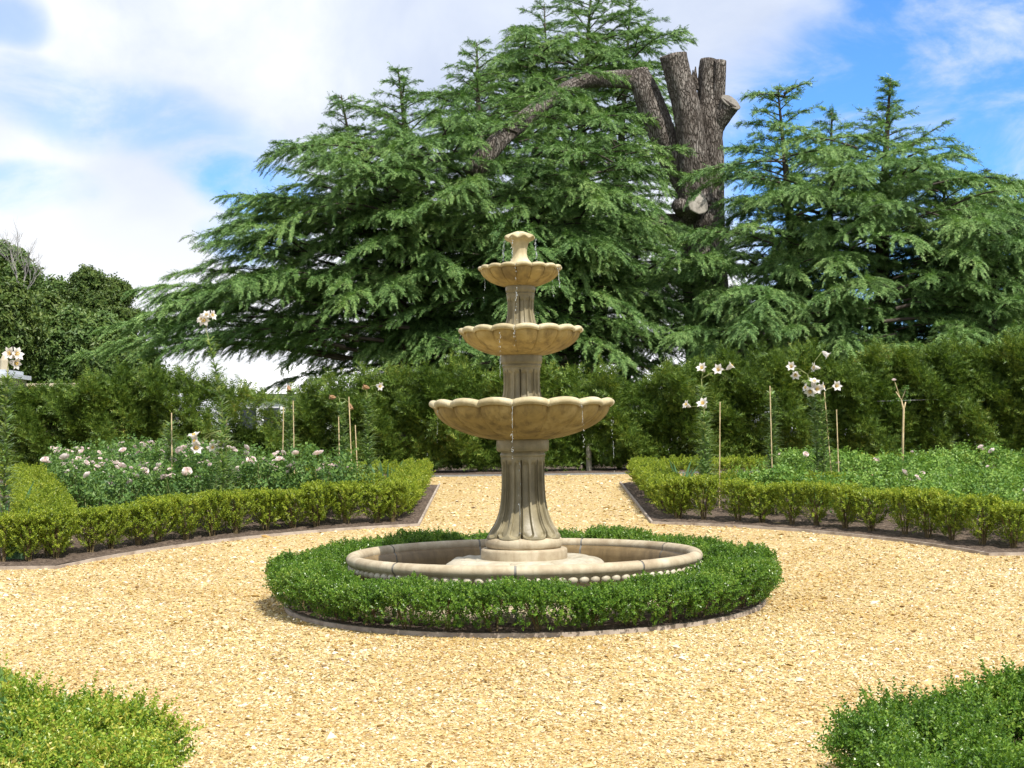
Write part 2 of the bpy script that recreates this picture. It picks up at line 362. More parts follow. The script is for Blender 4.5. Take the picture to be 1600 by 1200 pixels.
def chip_mat():
    m, t = newmat('gravel_chip'); g = t.n('ShaderNodeNewGeometry')
    c = t.ramp(g.outputs['Random Per Island'], [(0, (.17, .105, .05)), (.06, (.36, .235, .085)), (.26, (.50, .375, .155)), (.66, (.58, .475, .245)), (.90, (.65, .575, .39)), (1, (.74, .70, .62))])
    tcx = t.n('ShaderNodeTexCoord'); c = t.mix(1.0, c, t.ramp(t.noise(tcx.outputs['Object'], .8, 5, .65), [(.34, (.84, .74, .58)), (.56, (1, 1, 1))]), 'MULTIPLY')
    p = t.n('ShaderNodeBsdfPrincipled'); t.l(c, p.inputs['Base Color']); p.inputs['Roughness'].default_value = .8; p.inputs['Specular IOR Level'].default_value = .25
    o = t.n('ShaderNodeOutputMaterial'); t.l(p.outputs[0], o.inputs[0]); return m
MAT['chip'] = chip_mat()
def water_mat(name, clear):
    m, t = newmat(name)
    p = t.n('ShaderNodeBsdfPrincipled'); p.inputs['Base Color'].default_value = (.82, .86, .88, 1) if clear else (.10, .085, .05, 1)
    p.inputs['Roughness'].default_value = .06; p.inputs['IOR'].default_value = 1.33; p.inputs['Transmission Weight'].default_value = .75 if clear else .35
    if not clear:
        tcx = t.n('ShaderNodeTexCoord'); b = t.n('ShaderNodeBump'); b.inputs['Strength'].default_value = .4; b.inputs['Distance'].default_value = .01
        t.l(t.noise(tcx.outputs['Object'], 22, 3, .5), b.inputs['Height']); t.l(b.outputs[0], p.inputs['Normal'])
    o = t.n('ShaderNodeOutputMaterial'); t.l(p.outputs[0], o.inputs[0]); return m
MAT['water'] = water_mat('pool_water', False); MAT['drops'] = water_mat('falling_water', True)

# ---------------------------------------------------------------- ground
def sheet(name, xs, ys, mat, dz, keep=None, kind='structure', rough=0.0):
    X, Y = np.meshgrid(xs, ys, indexing='ij'); Z = G(X, Y) + dz
    if rough: Z = Z + rough * rng.standard_normal(Z.shape)
    V = np.stack([X, Y, Z], 2).reshape(-1, 3); n = len(ys)
    i, j = np.meshgrid(np.arange(len(xs) - 1), np.arange(n - 1), indexing='ij'); i = i.ravel(); j = j.ravel()
    F = np.stack([i * n + j, (i + 1) * n + j, (i + 1) * n + j + 1, i * n + j + 1], 1)
    if keep is not None:
        c = V[F].mean(1); F = F[keep(c[:, 0], c[:, 1])]
    g = Geo().add(V, F); return tag(g.build(name, mat, smooth=True), kind=kind)
far = np.concatenate([np.array([-900, -400, -150, -60, -30]), np.arange(-16, 16.1, .5), np.array([30, 60, 150, 400, 900])])
fary = np.concatenate([np.array([-200, -60, -20]), np.arange(-8, 20, .4), np.array([22, 26, 32, 45, 60, 77, 120, 300, 900])])
sheet('ground', far, fary, MAT['lawn'], -.03)
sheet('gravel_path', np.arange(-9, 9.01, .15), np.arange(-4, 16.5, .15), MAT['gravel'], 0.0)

PX0, PX1 = -.82, 1.18     # edges of the long path
XC = .5 * (PX0 + PX1)
RB = 3.62                 # radius of the round gravel space
def in_bed(x, y, pad=0.0):
    side = (x < PX0 - pad) | (x > PX1 + pad)
    return side & (np.abs(y - FY) > 1.45 + pad) & (np.hypot(x - XF, y - FY) > RB + pad) & (y < 15.33 - pad)
# planting soil: one sheet per bed, built as strips out from the edging line
def front_y(x, s):        # edging line of the beds beyond (s=1) or before (s=-1) the fountain
    d = np.sqrt(np.maximum(RB ** 2 - (x - XF) ** 2, 0)); return FY + s * np.maximum(d, 1.45)
def soil(name, xs, s, far_y):
    A = []
    for x in xs:
        y0 = float(front_y(x, s)); A.append([[x, y, gz(x, y) + .012 + .006 * rng.standard_normal()] for y in np.linspace(y0, far_y, 60)])
    A = np.array(A); n = A.shape[1]; i, j = np.meshgrid(np.arange(len(xs) - 1), np.arange(n - 1), indexing='ij'); i = i.ravel(); j = j.ravel()
    F = np.stack([i * n + j, (i + 1) * n + j, (i + 1) * n + j + 1, i * n + j + 1], 1)
    if s < 0: F = F[:, ::-1]
    tag(Geo().add(A.reshape(-1, 3), F).build(name, MAT['soil'], smooth=True), kind='structure')
soil('soil', np.linspace(-9, PX0 - .01, 90), 1, 15.32)
soil('soil', np.linspace(PX1 + .01, 9, 90), 1, 15.32)
soil('soil', np.linspace(-5, PX0 - .01, 50), -1, 1.2)
soil('soil', np.linspace(PX1 + .01, 5, 50), -1, 1.2)
g = Geo(); lathe_fn(g, np.array([.9, 1.1, 1.25, 1.41]), np.linspace(0, 2 * math.pi, 97)[:-1], lambda t, th: (t, G(XF + t * np.cos(th), FY + t * np.sin(th)) + .018))
g.F4 = [F[:, ::-1] for F in g.F4]
tag(g.build('soil', MAT['soil'], smooth=True, loc=(XF, FY, 0)), kind='structure')
xs = np.arange(-9, 9.01, .3); sheet('soil', xs, np.arange(16.5, 24, .3), MAT['soil'], .006)

def strip(name, pts, mat, label, cat, h=.022, t=.018, group=None):
    """thin upright edging following the ground"""
    pts = np.array(pts, float); d = np.gradient(pts, axis=0); d /= np.linalg.norm(d, axis=1, keepdims=True); nrm_ = np.stack([-d[:, 1], d[:, 0]], 1) * t / 2
    V = []
    for p, q in zip(pts, nrm_):
        z = gz(*p)
        for sgn, hh in ((-1, -.03), (-1, h), (1, h), (1, -.03)): V.append([p[0] + sgn * q[0], p[1] + sgn * q[1], z + hh])
    n = len(pts); F = []
    for i in range(n - 1):
        for k in range(3): F.append([i * 4 + k, i * 4 + k + 1, (i + 1) * 4 + k + 1, (i + 1) * 4 + k])
    F.append([0, 3, 2, 1]); F.append([n * 4 - 4, n * 4 - 3, n * 4 - 2, n * 4 - 1])
    return tag(Geo().add(V, F).build(name, mat), label, cat, group)
def bed_line(side, s, far_y, xo):
    pe = PX0 if side < 0 else PX1
    ya = float(front_y(pe, s)); a = [(pe, y) for y in np.linspace(far_y, ya, 14)][:-1]
    b = [(x, float(front_y(x, s))) for x in np.linspace(pe, XF + side * math.sqrt(RB ** 2 - 1.45 ** 2), 22)]
    c = [(x, FY + s * 1.45) for x in np.linspace(b[-1][0] + side * .2, xo, 8)]
    return a + b + c
strip('bed_edging', bed_line(-1, 1, 15.34, -9), MAT['timber'], 'brown edging strip along the soil of the bed left of the far path', 'edging', group='bed edgings')
strip('bed_edging', bed_line(1, 1, 15.34, 9), MAT['timber'], 'brown edging strip along the soil of the bed right of the far path', 'edging', group='bed edgings')
strip('bed_edging', [(x, 16.42) for x in np.linspace(-9, 9, 30)], MAT['zinc'], 'long grey edging strip at the foot of the tall yew hedge', 'edging', h=.018, group='bed edgings')
a = np.linspace(0, 2 * math.pi, 121)
strip('bed_edging', [(XF + 1.43 * math.cos(t), FY + 1.43 * math.sin(t)) for t in a], MAT['timber'], 'round edging strip circling the clipped hedge of the fountain', 'edging', h=.022, t=.018, group='bed edgings')

# loose gravel chips
def chips():
    T = []
    for k in range(8):
        v = np.array([[1, 0, 0], [-1, 0, 0], [0, 1, 0], [0, -1, 0], [0, 0, 1], [0, 0, -1.]]) * rng.uniform(.65, 1.1, (6, 1)) + rng.normal(0, .16, (6, 3))
        v *= np.array([1, rng.uniform(.55, .9), rng.uniform(.3, .5)])
        f = np.array([[0, 2, 4], [2, 1, 4], [1, 3, 4], [3, 0, 4], [2, 0, 5], [1, 2, 5], [3, 1, 5], [0, 3, 5]]); T.append((v, f))
    pos = []; sc = []
    for (y0, y1, n, s0) in ((3.9, 5.5, 80000, .0060), (5.5, 7.5, 90000, .0066), (7.5, 10.5, 70000, .0080), (10.5, 16.4, 34000, .0105)):
        y = rng.uniform(y0, y1, n); x = rng.uniform(-.42, .42, n) * y * .95
        r = np.hypot(x - XF, y - FY); ok = ~in_bed(x, y, -.01) & (r > 1.45); x = x[ok]; y = y[ok]
        s_ = s0 * np.exp(rng.normal(0, .42, len(x))); pos.append(np.stack([x, y, G(x, y) + s_ * .1], 1)); sc.append(s_)
    pos = np.concatenate(pos); sc = np.concatenate(sc)
    d = rng.normal(0, .38, (len(pos), 3)); d[:, 2] = 1
    g = Geo(); scatter(g, T, pos, frames(d, roll=rng.uniform(0, 6.28, len(pos))), sc)
    tag(g.build('gravel', MAT['chip']), 'loose golden gravel chips spread over the paths', kind='stuff')
chips()

n = 130; y = rng.uniform(4, 14, n); x = rng.uniform(-.4, .4, n) * y; ok = ~in_bed(x, y) & (np.hypot(x - XF, y - FY) > 1.55); x = x[ok]; y = y[ok]
lt = [(lambda a, b: (a * np.array([1, 1, 1]), b))(np.array([[0, 0, 0], [-.35, .5, .12], [0, 1, .05], [.35, .5, .15]]), np.array([[0, 2, 1], [0, 3, 2]]))]
g = Geo(); dd = np.zeros((len(x), 3)); dd[:, 2] = 1; dd += rng.normal(0, .2, dd.shape); scatter(g, lt, np.stack([x, y, G(x, y) + .009], 1), frames(dd, roll=rng.uniform(0, 6.28, len(x))), rng.uniform(.012, .03, len(x)))
tag(g.build('fallen_leaves', leafmat('dry_leaf', [(.2, (.10, .055, .02)), (.6, (.20, .12, .04)), (.9, (.16, .19, .05))], trans=.1)), 'scattered dry brown leaves lying on the gravel', kind='stuff')

# ---------------------------------------------------------------- fountain
Zp = lambda y: .96 + (690 - y) / 256.3
fx = empty('tiered_fountain', (XF, FY, gz(XF, FY)), 'three-tiered tan stone fountain with scalloped bowls standing in a round pool', 'fountain')
FZ0 = gz(XF, FY)
PH0 = R_(-90 - 6.3)     # a groove sits just left of the front
TH = np.linspace(0, 2 * math.pi, 577)[:-1]
def fb(g, name, mat, smooth=True, label=None):
    o = g.build(name, mat, fx, smooth); o.location = (0, 0, -FZ0)
    if label: o['label'] = label
    return o
def bowl(rim, zl, rb, zb, lip, n=16, depth=.1):
    """outer profile from foot to lip then inside"""
    prof = []
    for u in np.linspace(0, 1, 22):       # under side: quarter-ish sweep, steep near the lip
        r = rb + (rim * .955 - rb) * math.sin(u * math.pi / 2) ** 1.12
        z = zb + (zl - lip * .55 - zb) * (1 - math.cos(u * math.pi / 2)) ** .86
        prof.append((r, z, .35 + .65 * u, 0))
    for a_ in np.linspace(-70, 150, 12):  # rolled lip
        prof.append((rim * .962 + lip * .75 * math.cos(R_(a_)), zl + lip * .62 * math.sin(R_(a_)), 1.0, 1))
    for u in np.linspace(0, 1, 12)[1:]:   # inside
        r = rim * .93 * (1 - u) + rb * .5 * u; z = zl - lip * .1 - depth * math.sin(u * math.pi / 2)
        prof.append((r, z, 1 - u, 0))
    prof = np.array(prof); T = np.arange(len(prof))
    def fn(tt, th):
        p = prof[tt.astype(int)]; ph = (th - PH0) * n / 2
        lobe = np.abs(np.sin(ph)); round_ = np.sqrt(np.maximum(lobe, 0))
        sc = lobe ** .75
        r = p[..., 0] * (1 - .036 * p[..., 2] * (1 - sc))
        z = p[..., 1] + p[..., 3] * lip * .46 * (sc - .75)
        groove = np.exp(-(lobe / .09) ** 2); r = r - groove * .010 * (p[..., 2] > .3)
        return r, z
    g = Geo(); lathe_fn(g, T[:23], TH, fn); g2 = Geo(); lathe_fn(g2, T[22:], TH, fn); return g, g2
def plain(prof, th=TH):
    prof = np.array(prof); g = Geo(); lathe_fn(g, np.arange(len(prof)), th, lambda tt, t: (prof[tt.astype(int), 0] + 0 * t, prof[tt.astype(int), 1] + 0 * t)); return g
def smoothprof(pts, k=6):
    out = []
    pts = np.array(pts, float); n = len(pts)
    for i in range(n - 1):
        p0 = pts[max(i - 1, 0)]; p1 = pts[i]; p2 = pts[i + 1]; p3 = pts[min(i + 2, n - 1)]
        for t in np.linspace(0, 1, k, endpoint=False):
            out.append(.5 * ((2 * p1) + (-p0 + p2) * t + (2 * p0 - 5 * p1 + 4 * p2 - p3) * t * t + (-p0 + 3 * p1 - 3 * p2 + p3) * t ** 3))
    out.append(pts[-1]); return np.array(out)
def fluted(pts, ztop, zbot, n=8, depth=.011, petal=True):
    pr = smoothprof(pts, 9); T = np.arange(len(pr))
    def fn(tt, th):
        p = pr[tt.astype(int)]; R0 = p[..., 0]; Z = p[..., 1]
        u = (((th - PH0 + R_(-2)) * n / (2 * math.pi)) % 1.0) * 2 - 1          # petal coordinate
        v = (((u + 1) % 1.0) * 2 - 1)                                      # flute coordinate (two per petal)
        wdt = 2 * math.pi * R0 / n
        arch = 1 - np.sqrt(np.maximum(1 - np.clip(np.abs(v) / .86, 0, 1) ** 2, 0))
        top = np.clip((ztop - .03 - arch * wdt * .25 - Z) / .006, 0, 1)
        archb = 1 - np.sqrt(np.maximum(1 - np.clip(np.abs(v) / .9, 0, 1) ** 2, 0))
        bot = np.clip((Z - (zbot + .014 + archb * wdt * .22)) / .007, 0, 1) if petal else 1.0
        hollow = np.clip((.80 - np.abs(v)) / .14, 0, 1) * top * bot
        cut = np.clip((np.abs(u) - .90) / .06, 0, 1) * np.clip((ztop - .018 - Z) / .006, 0, 1)
        endb = (np.abs(u) ** 3) * wdt * .30 * np.clip((zbot + .05 - Z) / .05, 0, 1) if petal else 0
        r = R0 - depth * hollow * (.6 + .5 * R0 / .13) - cut * depth * 1.7 - endb * .8
        return r, Z
    g = Geo(); lathe_fn(g, T, np.linspace(0, 2 * math.pi, 961)[:-1], fn); return g
def put_bowl(gg, label):
    o = fb(gg[0], 'bowl', MAT['bowl'], label=label); gg[1].build('rim', MAT['rim'], o, True)
# column profiles
z = Zp
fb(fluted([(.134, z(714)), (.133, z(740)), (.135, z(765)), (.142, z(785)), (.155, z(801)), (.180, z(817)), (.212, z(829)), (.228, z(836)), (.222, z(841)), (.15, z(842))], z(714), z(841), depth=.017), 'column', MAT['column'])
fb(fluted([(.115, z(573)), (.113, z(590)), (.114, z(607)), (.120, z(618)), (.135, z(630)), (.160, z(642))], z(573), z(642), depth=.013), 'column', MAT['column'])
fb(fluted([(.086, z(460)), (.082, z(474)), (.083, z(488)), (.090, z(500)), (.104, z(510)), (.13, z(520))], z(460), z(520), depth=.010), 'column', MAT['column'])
fb(plain(smoothprof([(.155, z(686)), (.160, z(690)), (.160, z(701)), (.152, z(705)), (.133, z(706.5)), (.134, z(708)), (.139, z(710.5)), (.135, z(714)), (.12, z(716))])), 'collar', MAT['column'])
fb(plain(smoothprof([(.12, z(553)), (.127, z(556)), (.127, z(566)), (.121, z(569)), (.117, z(570)), (.121, z(572)), (.116, z(575)), (.10, z(576))])), 'collar', MAT['column'])
fb(plain(smoothprof([(.088, z(445)), (.091, z(448)), (.091, z(454)), (.086, z(457)), (.084, z(458)), (.088, z(459.5)), (.083, z(462)), (.07, z(463))])), 'collar', MAT['column'])
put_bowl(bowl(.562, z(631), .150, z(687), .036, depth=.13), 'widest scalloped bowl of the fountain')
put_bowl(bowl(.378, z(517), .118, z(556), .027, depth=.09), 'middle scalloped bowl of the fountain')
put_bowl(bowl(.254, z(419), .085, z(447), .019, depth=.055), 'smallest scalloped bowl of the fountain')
# spout on top
pr = smoothprof([(.086, z(417)), (.078, z(412)), (.054, z(405)), (.043, z(397)), (.045, z(389)), (.052, z(381)), (.064, z(376.5)), (.084, z(374)), (.094, z(371.5)), (.093, z(369.5)), (.080, z(367.5)), (.048, z(364)), (.022, z(361)), (.001, z(360.3))], 6)
def fin(tt, th):
    p = pr[tt.astype(int)]; k = np.clip((p[..., 1] - z(381)) / .03, 0, 1) * np.clip(p[..., 0] / .08, 0, 1)
    return p[..., 0] * (1 - .10 * k * (1 - np.abs(np.sin((th - PH0) * 4)) ** .6)), p[..., 1] + k * .006 * np.cos((th - PH0) * 8 + math.pi)
g = Geo(); lathe_fn(g, np.arange(len(pr)), TH, fin); fb(g, 'finial', MAT['rim'])
fb(plain(smoothprof([(.20, z(838)), (.226, z(840)), (.236, z(845)), (.234, z(850)), (.224, z(854)), (.20, z(855))])), 'torus', MAT['pool'])
fb(plain([(.10, z(855)), (.250, z(855)), (.260, z(856.5)), (.2625, z(859)), (.2625, z(870)), (.258, z(874)), (.15, z(876))]), 'base_disc', MAT['pool'])
# petal-shaped plinth the column stands on
pr = smoothprof([(.02, z(871)), (.26, z(871)), (.30, z(872)), (.36, z(870)), (.43, z(872)), (.475, z(877)), (.488, z(884)), (.48, z(890)), (.44, z(893)), (.40, z(915)), (.38, z(928))], 7)
def pl(tt, th):
    p = pr[tt.astype(int)]; lobe = np.abs(np.sin((th - PH0) * 4.5 + .6)); k = np.clip((p[..., 0] - .27) / .16, 0, 1)
    gr = np.exp(-(lobe / .12) ** 2)
    sw = .004 * np.sin((th * 18) + p[..., 0] * 60) * k
    return p[..., 0] * (1 - .055 * k * (1 - lobe ** .6)), p[..., 1] + k * (.012 * lobe ** .5 - .010 - .010 * gr) + sw
g = Geo(); lathe_fn(g, np.arange(len(pr)), TH, pl); fb(g, 'plinth', MAT['pale'])
# pool wall in nine segments with mortar joints
rt, rz_ = 1.035, .267
rimp = [(1.035 + .040 * math.cos(R_(a_)), rz_ + .034 * math.sin(R_(a_))) for a_ in np.linspace(200, -60, 20)]
outer = rimp[:] + [(1.040, .205), (1.030, .195), (1.010, .17), (.998, .13), (1.00, .09), (1.025, .068), (1.055, .05), (1.065, .025), (1.06, .0), (1.06, -.06)]
inner = [(.975, -.02), (.970, .08), (.972, .19), (.978, .232), (.988, .245), rimp[0]]
NS = 9; gapa = R_(.35)
for k in range(NS):
    a0 = R_(90 - 18 - 5) + k * 2 * math.pi / NS + gapa; a1 = a0 + 2 * math.pi / NS - 2 * gapa
    th = np.linspace(a0, a1, 40)
    prof = np.array(outer); T = np.arange(len(prof))
    f_ = lambda tt, t: (prof[tt.astype(int), 0] + 0 * t, prof[tt.astype(int), 1] + 0 * t)
    g = Geo(); lathe_fn(g, T, th, f_, closed=False); seg = fb(g, 'pool_wall', MAT['pool'])
    prof2 = np.array(inner); g = Geo(); lathe_fn(g, np.arange(len(prof2)), th, lambda tt, t: (prof2[tt.astype(int), 0] + 0 * t, prof2[tt.astype(int), 1] + 0 * t), closed=False)
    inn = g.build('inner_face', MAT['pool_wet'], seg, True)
full = [(r + .004 if r < .983 else r, zz) for r, zz in inner[:-1]] + [((r - 1.035) * .90 + 1.035, (zz - rz_) * .90 + rz_) for r, zz in rimp] + [(r - .005, zz) for r, zz in outer[20:]]
fb(plain(full, np.linspace(0, 2 * math.pi, 241)[:-1]), 'mortar', MAT['mortar'])
# egg moulding under the rim
ev = []; 
u = np.linspace(0, math.pi, 7); vv = np.linspace(0, 2 * math.pi, 11)[:-1]
EV = np.array([[math.sin(a_) * math.cos(b_), math.sin(a_) * math.sin(b_), math.cos(a_)] for a_ in u for b_ in vv]); EF = []
for i in range(6):
    for j in range(10): EF.append([i * 10 + j, (i + 1) * 10 + j, (i + 1) * 10 + (j + 1) % 10, i * 10 + (j + 1) % 10])
EF = np.array(EF); g = Geo(); NE = 104
for k in range(NE):
    a_ = 2 * math.pi * k / NE
    v = EV * np.array([.021, .029, .021]); ca, sa = math.cos(a_), math.sin(a_)
    v = v @ np.array([[ca, sa, 0], [-sa, ca, 0], [0, 0, 1]]) + np.array([1.046 * ca, 1.046 * sa, .216]); g.add(v, EF)
fb(g, 'egg_moulding', MAT['pale'])
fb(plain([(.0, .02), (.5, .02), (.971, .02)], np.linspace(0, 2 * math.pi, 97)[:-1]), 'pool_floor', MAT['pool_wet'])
g = Geo(); lathe_fn(g, np.linspace(.02, .972, 8), np.linspace(0, 2 * math.pi, 97)[:-1], lambda t, th: (t, 0 * t + .085)); g.F4 = [F[:, ::-1] for F in g.F4]; fb(g, 'pool_water', MAT['water'])
# falling water: strings of drops under the lips
dv, df = EV, EF
def trickle(ang, r0, z0, z1, dens=1.0, spread=.004, big=1.0):
    g = Geo(); zz = z0; r = r0; n = int((z0 - z1) / .011 * dens); ts = np.sort(rng.uniform(0, 1, n))
    for t in ts:
        Z = z0 - (z0 - z1) * t; rr = r0 + .012 * t; s_ = rng.uniform(.0010, .0022) * big
        v = EV * np.array([s_, s_, s_ * rng.uniform(1.3, 3.8)]) + np.array([rr * math.cos(ang) + rng.normal(0, spread), rr * math.sin(ang) + rng.normal(0, spread), Z]); g.add(v, EF)
    for q in range(max(1, int(dens * 2))):
        t0 = rng.uniform(0, .6); t1_ = t0 + rng.uniform(.12, .4); P3 = [[(r0 + .012 * t) * math.cos(ang) + rng.normal(0, .0012), (r0 + .012 * t) * math.sin(ang), z0 - (z0 - z1) * t] for t in np.linspace(t0, t1_, 9)]
        tube(g, P3, [.0004] + [.0011] * 7 + [.0005], 6)
    fb(g, 'water_trickle', MAT['drops'])
sp = 2 * math.pi / 16
for (a_, r, zt, zb, dn) in ((PH0, .553, z(628), z(715), 1.0), (PH0 + sp * .02, .22, z(715), z(845), .35), (PH0 + 2 * sp, .548, z(628), z(700), .9), (PH0 - 2.6 * sp, .55, z(632), z(690), .5),
                            (PH0, .372, z(514), z(556), .9), (PH0 - .6 * sp, .370, z(515), z(610), .5), (PH0 + 3.2 * sp, .25, z(418), z(455), 1.6), (PH0, .245, z(419), z(505), .7), (PH0 + 6 * sp, .252, z(420), z(460), .8),
                            (PH0 - .9 * sp, .1, z(372), z(410), 1.2), (PH0 + 4.0 * sp, .094, z(372), z(412), 2.2), (PH0 - 3.9 * sp, .094, z(372), z(412), 2.0), (PH0 - 5 * sp, .246, z(421), z(470), .5), (PH0 - 3.3 * sp, .372, z(517), z(560), .4),
                            (PH0 + 3.6 * sp, .555, z(632), z(760), .3)):
    trickle(a_, r, zt, zb, dn)

# ---------------------------------------------------------------- plants: templates
def leaf(L, W, fold=.25, curl=.12):
    return np.array([[0, 0, 0], [-W / 2, L * .5, fold * W], [0, L, -curl * L], [W / 2, L * .5, fold * W]]), np.array([[0, 2, 1], [0, 3, 2]])
def sprig(nl, length, L, W, lift=.9, spiral=False):
    """small shoot along z with paired leaves"""
    V = []; F = []; n = 0
    for k in range(nl):
        t = (k + .5) / nl; zc = t * length; pair = 1 if spiral else 2
        for q in range(pair):
            az = (k * 2.4 if spiral else (k % 2) * math.pi / 2 + q * math.pi) + rng.normal(0, .25)
            el = lift * (.55 + .6 * t) + rng.normal(0, .15)
            lv, lf = leaf(L * rng.uniform(.75, 1.1) * (1 - .3 * (t > .85)), W * rng.uniform(.85, 1.1))
            d = np.array([math.cos(az) * math.cos(el), math.sin(az) * math.cos(el), math.sin(el)]); sd = np.array([-math.sin(az), math.cos(az), 0]); up = np.cross(sd, d) * -1
            v = lv[:, :1] * sd + lv[:, 1:2] * d + lv[:, 2:3] * up + np.array([0, 0, zc]); V.append(v); F.append(lf + n); n += 4
    return np.concatenate(V), np.concatenate(F)
BOX_T = [sprig(6, .055, .017, .010) for _ in range(8)]
BOX_FINE = [sprig(7, .07, .019, .0105) for _ in range(8)] + [sprig(11, .12, .018, .0095) for _ in range(1)]
ROSE_T = [sprig(5, .09, .045, .030, .45, True) for _ in range(8)]
def feather(n, L, l, wdt, droop=0.0):
    """flat spray of narrow needles along z, lying in the xz plane"""
    V = []; F = []
    for k in range(n):
        t = (k + .3) / n
        for s_ in (-1, 1):
            a_ = R_(rng.uniform(35, 65)) * s_; ll = l * rng.uniform(.7, 1.1) * (1 - .5 * t)
            d = np.array([math.sin(a_), rng.normal(0, .18), math.cos(a_)]); b = np.array([0, -droop * t * t * L, t * L]); nd = np.array([math.cos(a_), rng.normal(0, .3), -math.sin(a_)]) * wdt / 2
            i = len(V) * 3; V.append(np.array([b - nd, b + nd, b + d * ll])); F.append([i, i + 1, i + 2])
    return np.concatenate(V), np.array(F)
YEW_T = [feather(8, .17, .066, .013, .2) for _ in range(8)]

def hedge_body(geo, path, half, height, z_bottom, dens, temps, closed=False, sc=1.0, uneven=.03, tilt=0.0):
    """sprigs over and inside a hedge that follows a ground path; half-width and height in metres"""
    path = np.array(path, float); seg = np.linalg.norm(np.diff(path, axis=0), axis=1); cum = np.concatenate([[0], np.cumsum(seg)]); L = cum[-1]
    n = int(dens * L * (2 * half + 2 * height)); s_ = rng.uniform(0, L, n)
    x = np.interp(s_, cum, path[:, 0]); y = np.interp(s_, cum, path[:, 1])
    i = np.clip(np.searchsorted(cum, s_) - 1, 0, len(seg) - 1); d = (path[i + 1] - path[i]) / seg[i][:, None]; nr = np.stack([-d[:, 1], d[:, 0]], 1)
    ph = rng.uniform(0, 6.28, 4)
    bump = uneven * (np.sin(s_ * 9 + ph[0]) + np.sin(s_ * 23 + ph[1]) * .7 + np.sin(s_ * 4.1 + ph[2]))
    a_ = rng.uniform(-1.15, 1.15, n) * math.pi / 2; a_ = np.where(rng.random(n) < .35, rng.normal(0, .5, n), a_)
    rad = np.where(rng.random(n) < .72, rng.uniform(.82, 1.03, n), rng.uniform(.3, .85, n))
    ca, sa = np.cos(a_), np.sin(a_); pw = .5
    u = np.sign(sa) * np.abs(sa) ** pw * half * rad * (1 + bump * 2); v = np.sign(ca) * np.abs(ca) ** .55
    hm = (height + tilt * (y - path[:, 1].mean()) - z_bottom)
    zz = z_bottom + hm * (.25 + .75 * v * rad) + bump * .6
    low = zz < z_bottom + .4 * hm; u = np.where(low, u * (.62 + .38 * np.clip((zz - z_bottom) / (.4 * hm), 0, 1)), u)
    zz = np.maximum(zz, z_bottom * rng.uniform(.6, 1.6, n))
    if not closed:
        endk = np.minimum(s_, L - s_); u = u * np.clip(.75 + endk / .1 * .25, 0, 1)
    pos = np.stack([x + nr[:, 0] * u, y + nr[:, 1] * u, G(x, y) + zz], 1)
    dr = np.stack([nr[:, 0] * u / half * .8, nr[:, 1] * u / half * .8, .75 * np.ones(n)], 1) + rng.normal(0, .38, (n, 3))
    scatter(geo, temps, pos, frames(dr, roll=rng.uniform(0, 6.28, n)), sc * rng.uniform(.75, 1.25, n))
def stems_along(geo, path, gap, half, height):
    path = np.array(path, float); seg = np.linalg.norm(np.diff(path, axis=0), axis=1); cum = np.concatenate([[0], np.cumsum(seg)])
    for s_ in np.arange(gap / 2, cum[-1], gap):
        x = np.interp(s_, cum, path[:, 0]); y = np.interp(s_, cum, path[:, 1]); zb = gz(x, y)
        for k in range(6):
            a_ = rng.uniform(0, 6.28); sp_ = rng.uniform(.3, .9) * half
            tube(geo, [[x + .015 * math.cos(a_), y + .015 * math.sin(a_), zb - .01], [x + sp_ * .4 * math.cos(a_), y + sp_ * .4 * math.sin(a_), zb + height * .35], [x + sp_ * math.cos(a_), y + sp_ * math.sin(a_), zb + height * .85]], [.006, .0045, .002], 5)
def make_hedge(name, label, path, half, height, zb, dens, mat, temps=BOX_T, closed=False, sc=1.0, group='clipped box hedges', uneven=.012, gap=.2, tilt=0.0):
    path = np.array(path, float); c = path.mean(0) if closed else path[len(path) // 2]
    root = empty(name, (c[0], c[1], gz(*c)), label, 'hedge', group)
    g = Geo(); hedge_body(g, path, half, height, zb, dens, temps, closed, sc, uneven=uneven, tilt=tilt)
    inv = (-c[0], -c[1], -gz(*c))
    g.build('foliage', mat, root, loc=inv)
    g = Geo(); stems_along(g, path, gap, half, height); g.build('stems', MAT['twig'], root, loc=inv)
    return root
# ring round the fountain
ring = [(XF + 1.335 * math.cos(t), FY + 1.335 * math.sin(t)) for t in np.linspace(0, 2 * math.pi, 90)]
make_hedge('box_hedge', 'low dark green clipped hedge in a ring round the stone fountain pool', ring, .172, .243, .045, 3400, MAT['box_green'], closed=True, sc=.95, gap=.24, tilt=.022, uneven=.024)
# foreground corners
def arc(side, s, r, x0, x1, n=14):
    return [(x, FY + s * max(math.sqrt(max(r * r - (x - XF) ** 2, 0)), 1.45 + (r - RB))) for x in np.linspace(x0, x1, n)]
def fore(side, mat, label):
    xe = -1.36 if side < 0 else 1.29
    A = arc(side, -1, RB + .30, xe + side * 1.6, xe, 12) + [(xe, y) for y in np.linspace(float(arc(side, -1, RB + .30, xe, xe, 2)[0][1]) - .12, 3.0, 9)]
    make_hedge('box_hedge', label, A, .22, .27, .05, 2700, mat, temps=BOX_FINE, uneven=.028, gap=.22)
fore(-1, MAT['box_mixed'], 'yellowish green box hedge at the corner of the bed, bottom left of the photo')
fore(1, MAT['box_green'], 'deep green box hedge at the corner of the bed, bottom right of the photo')

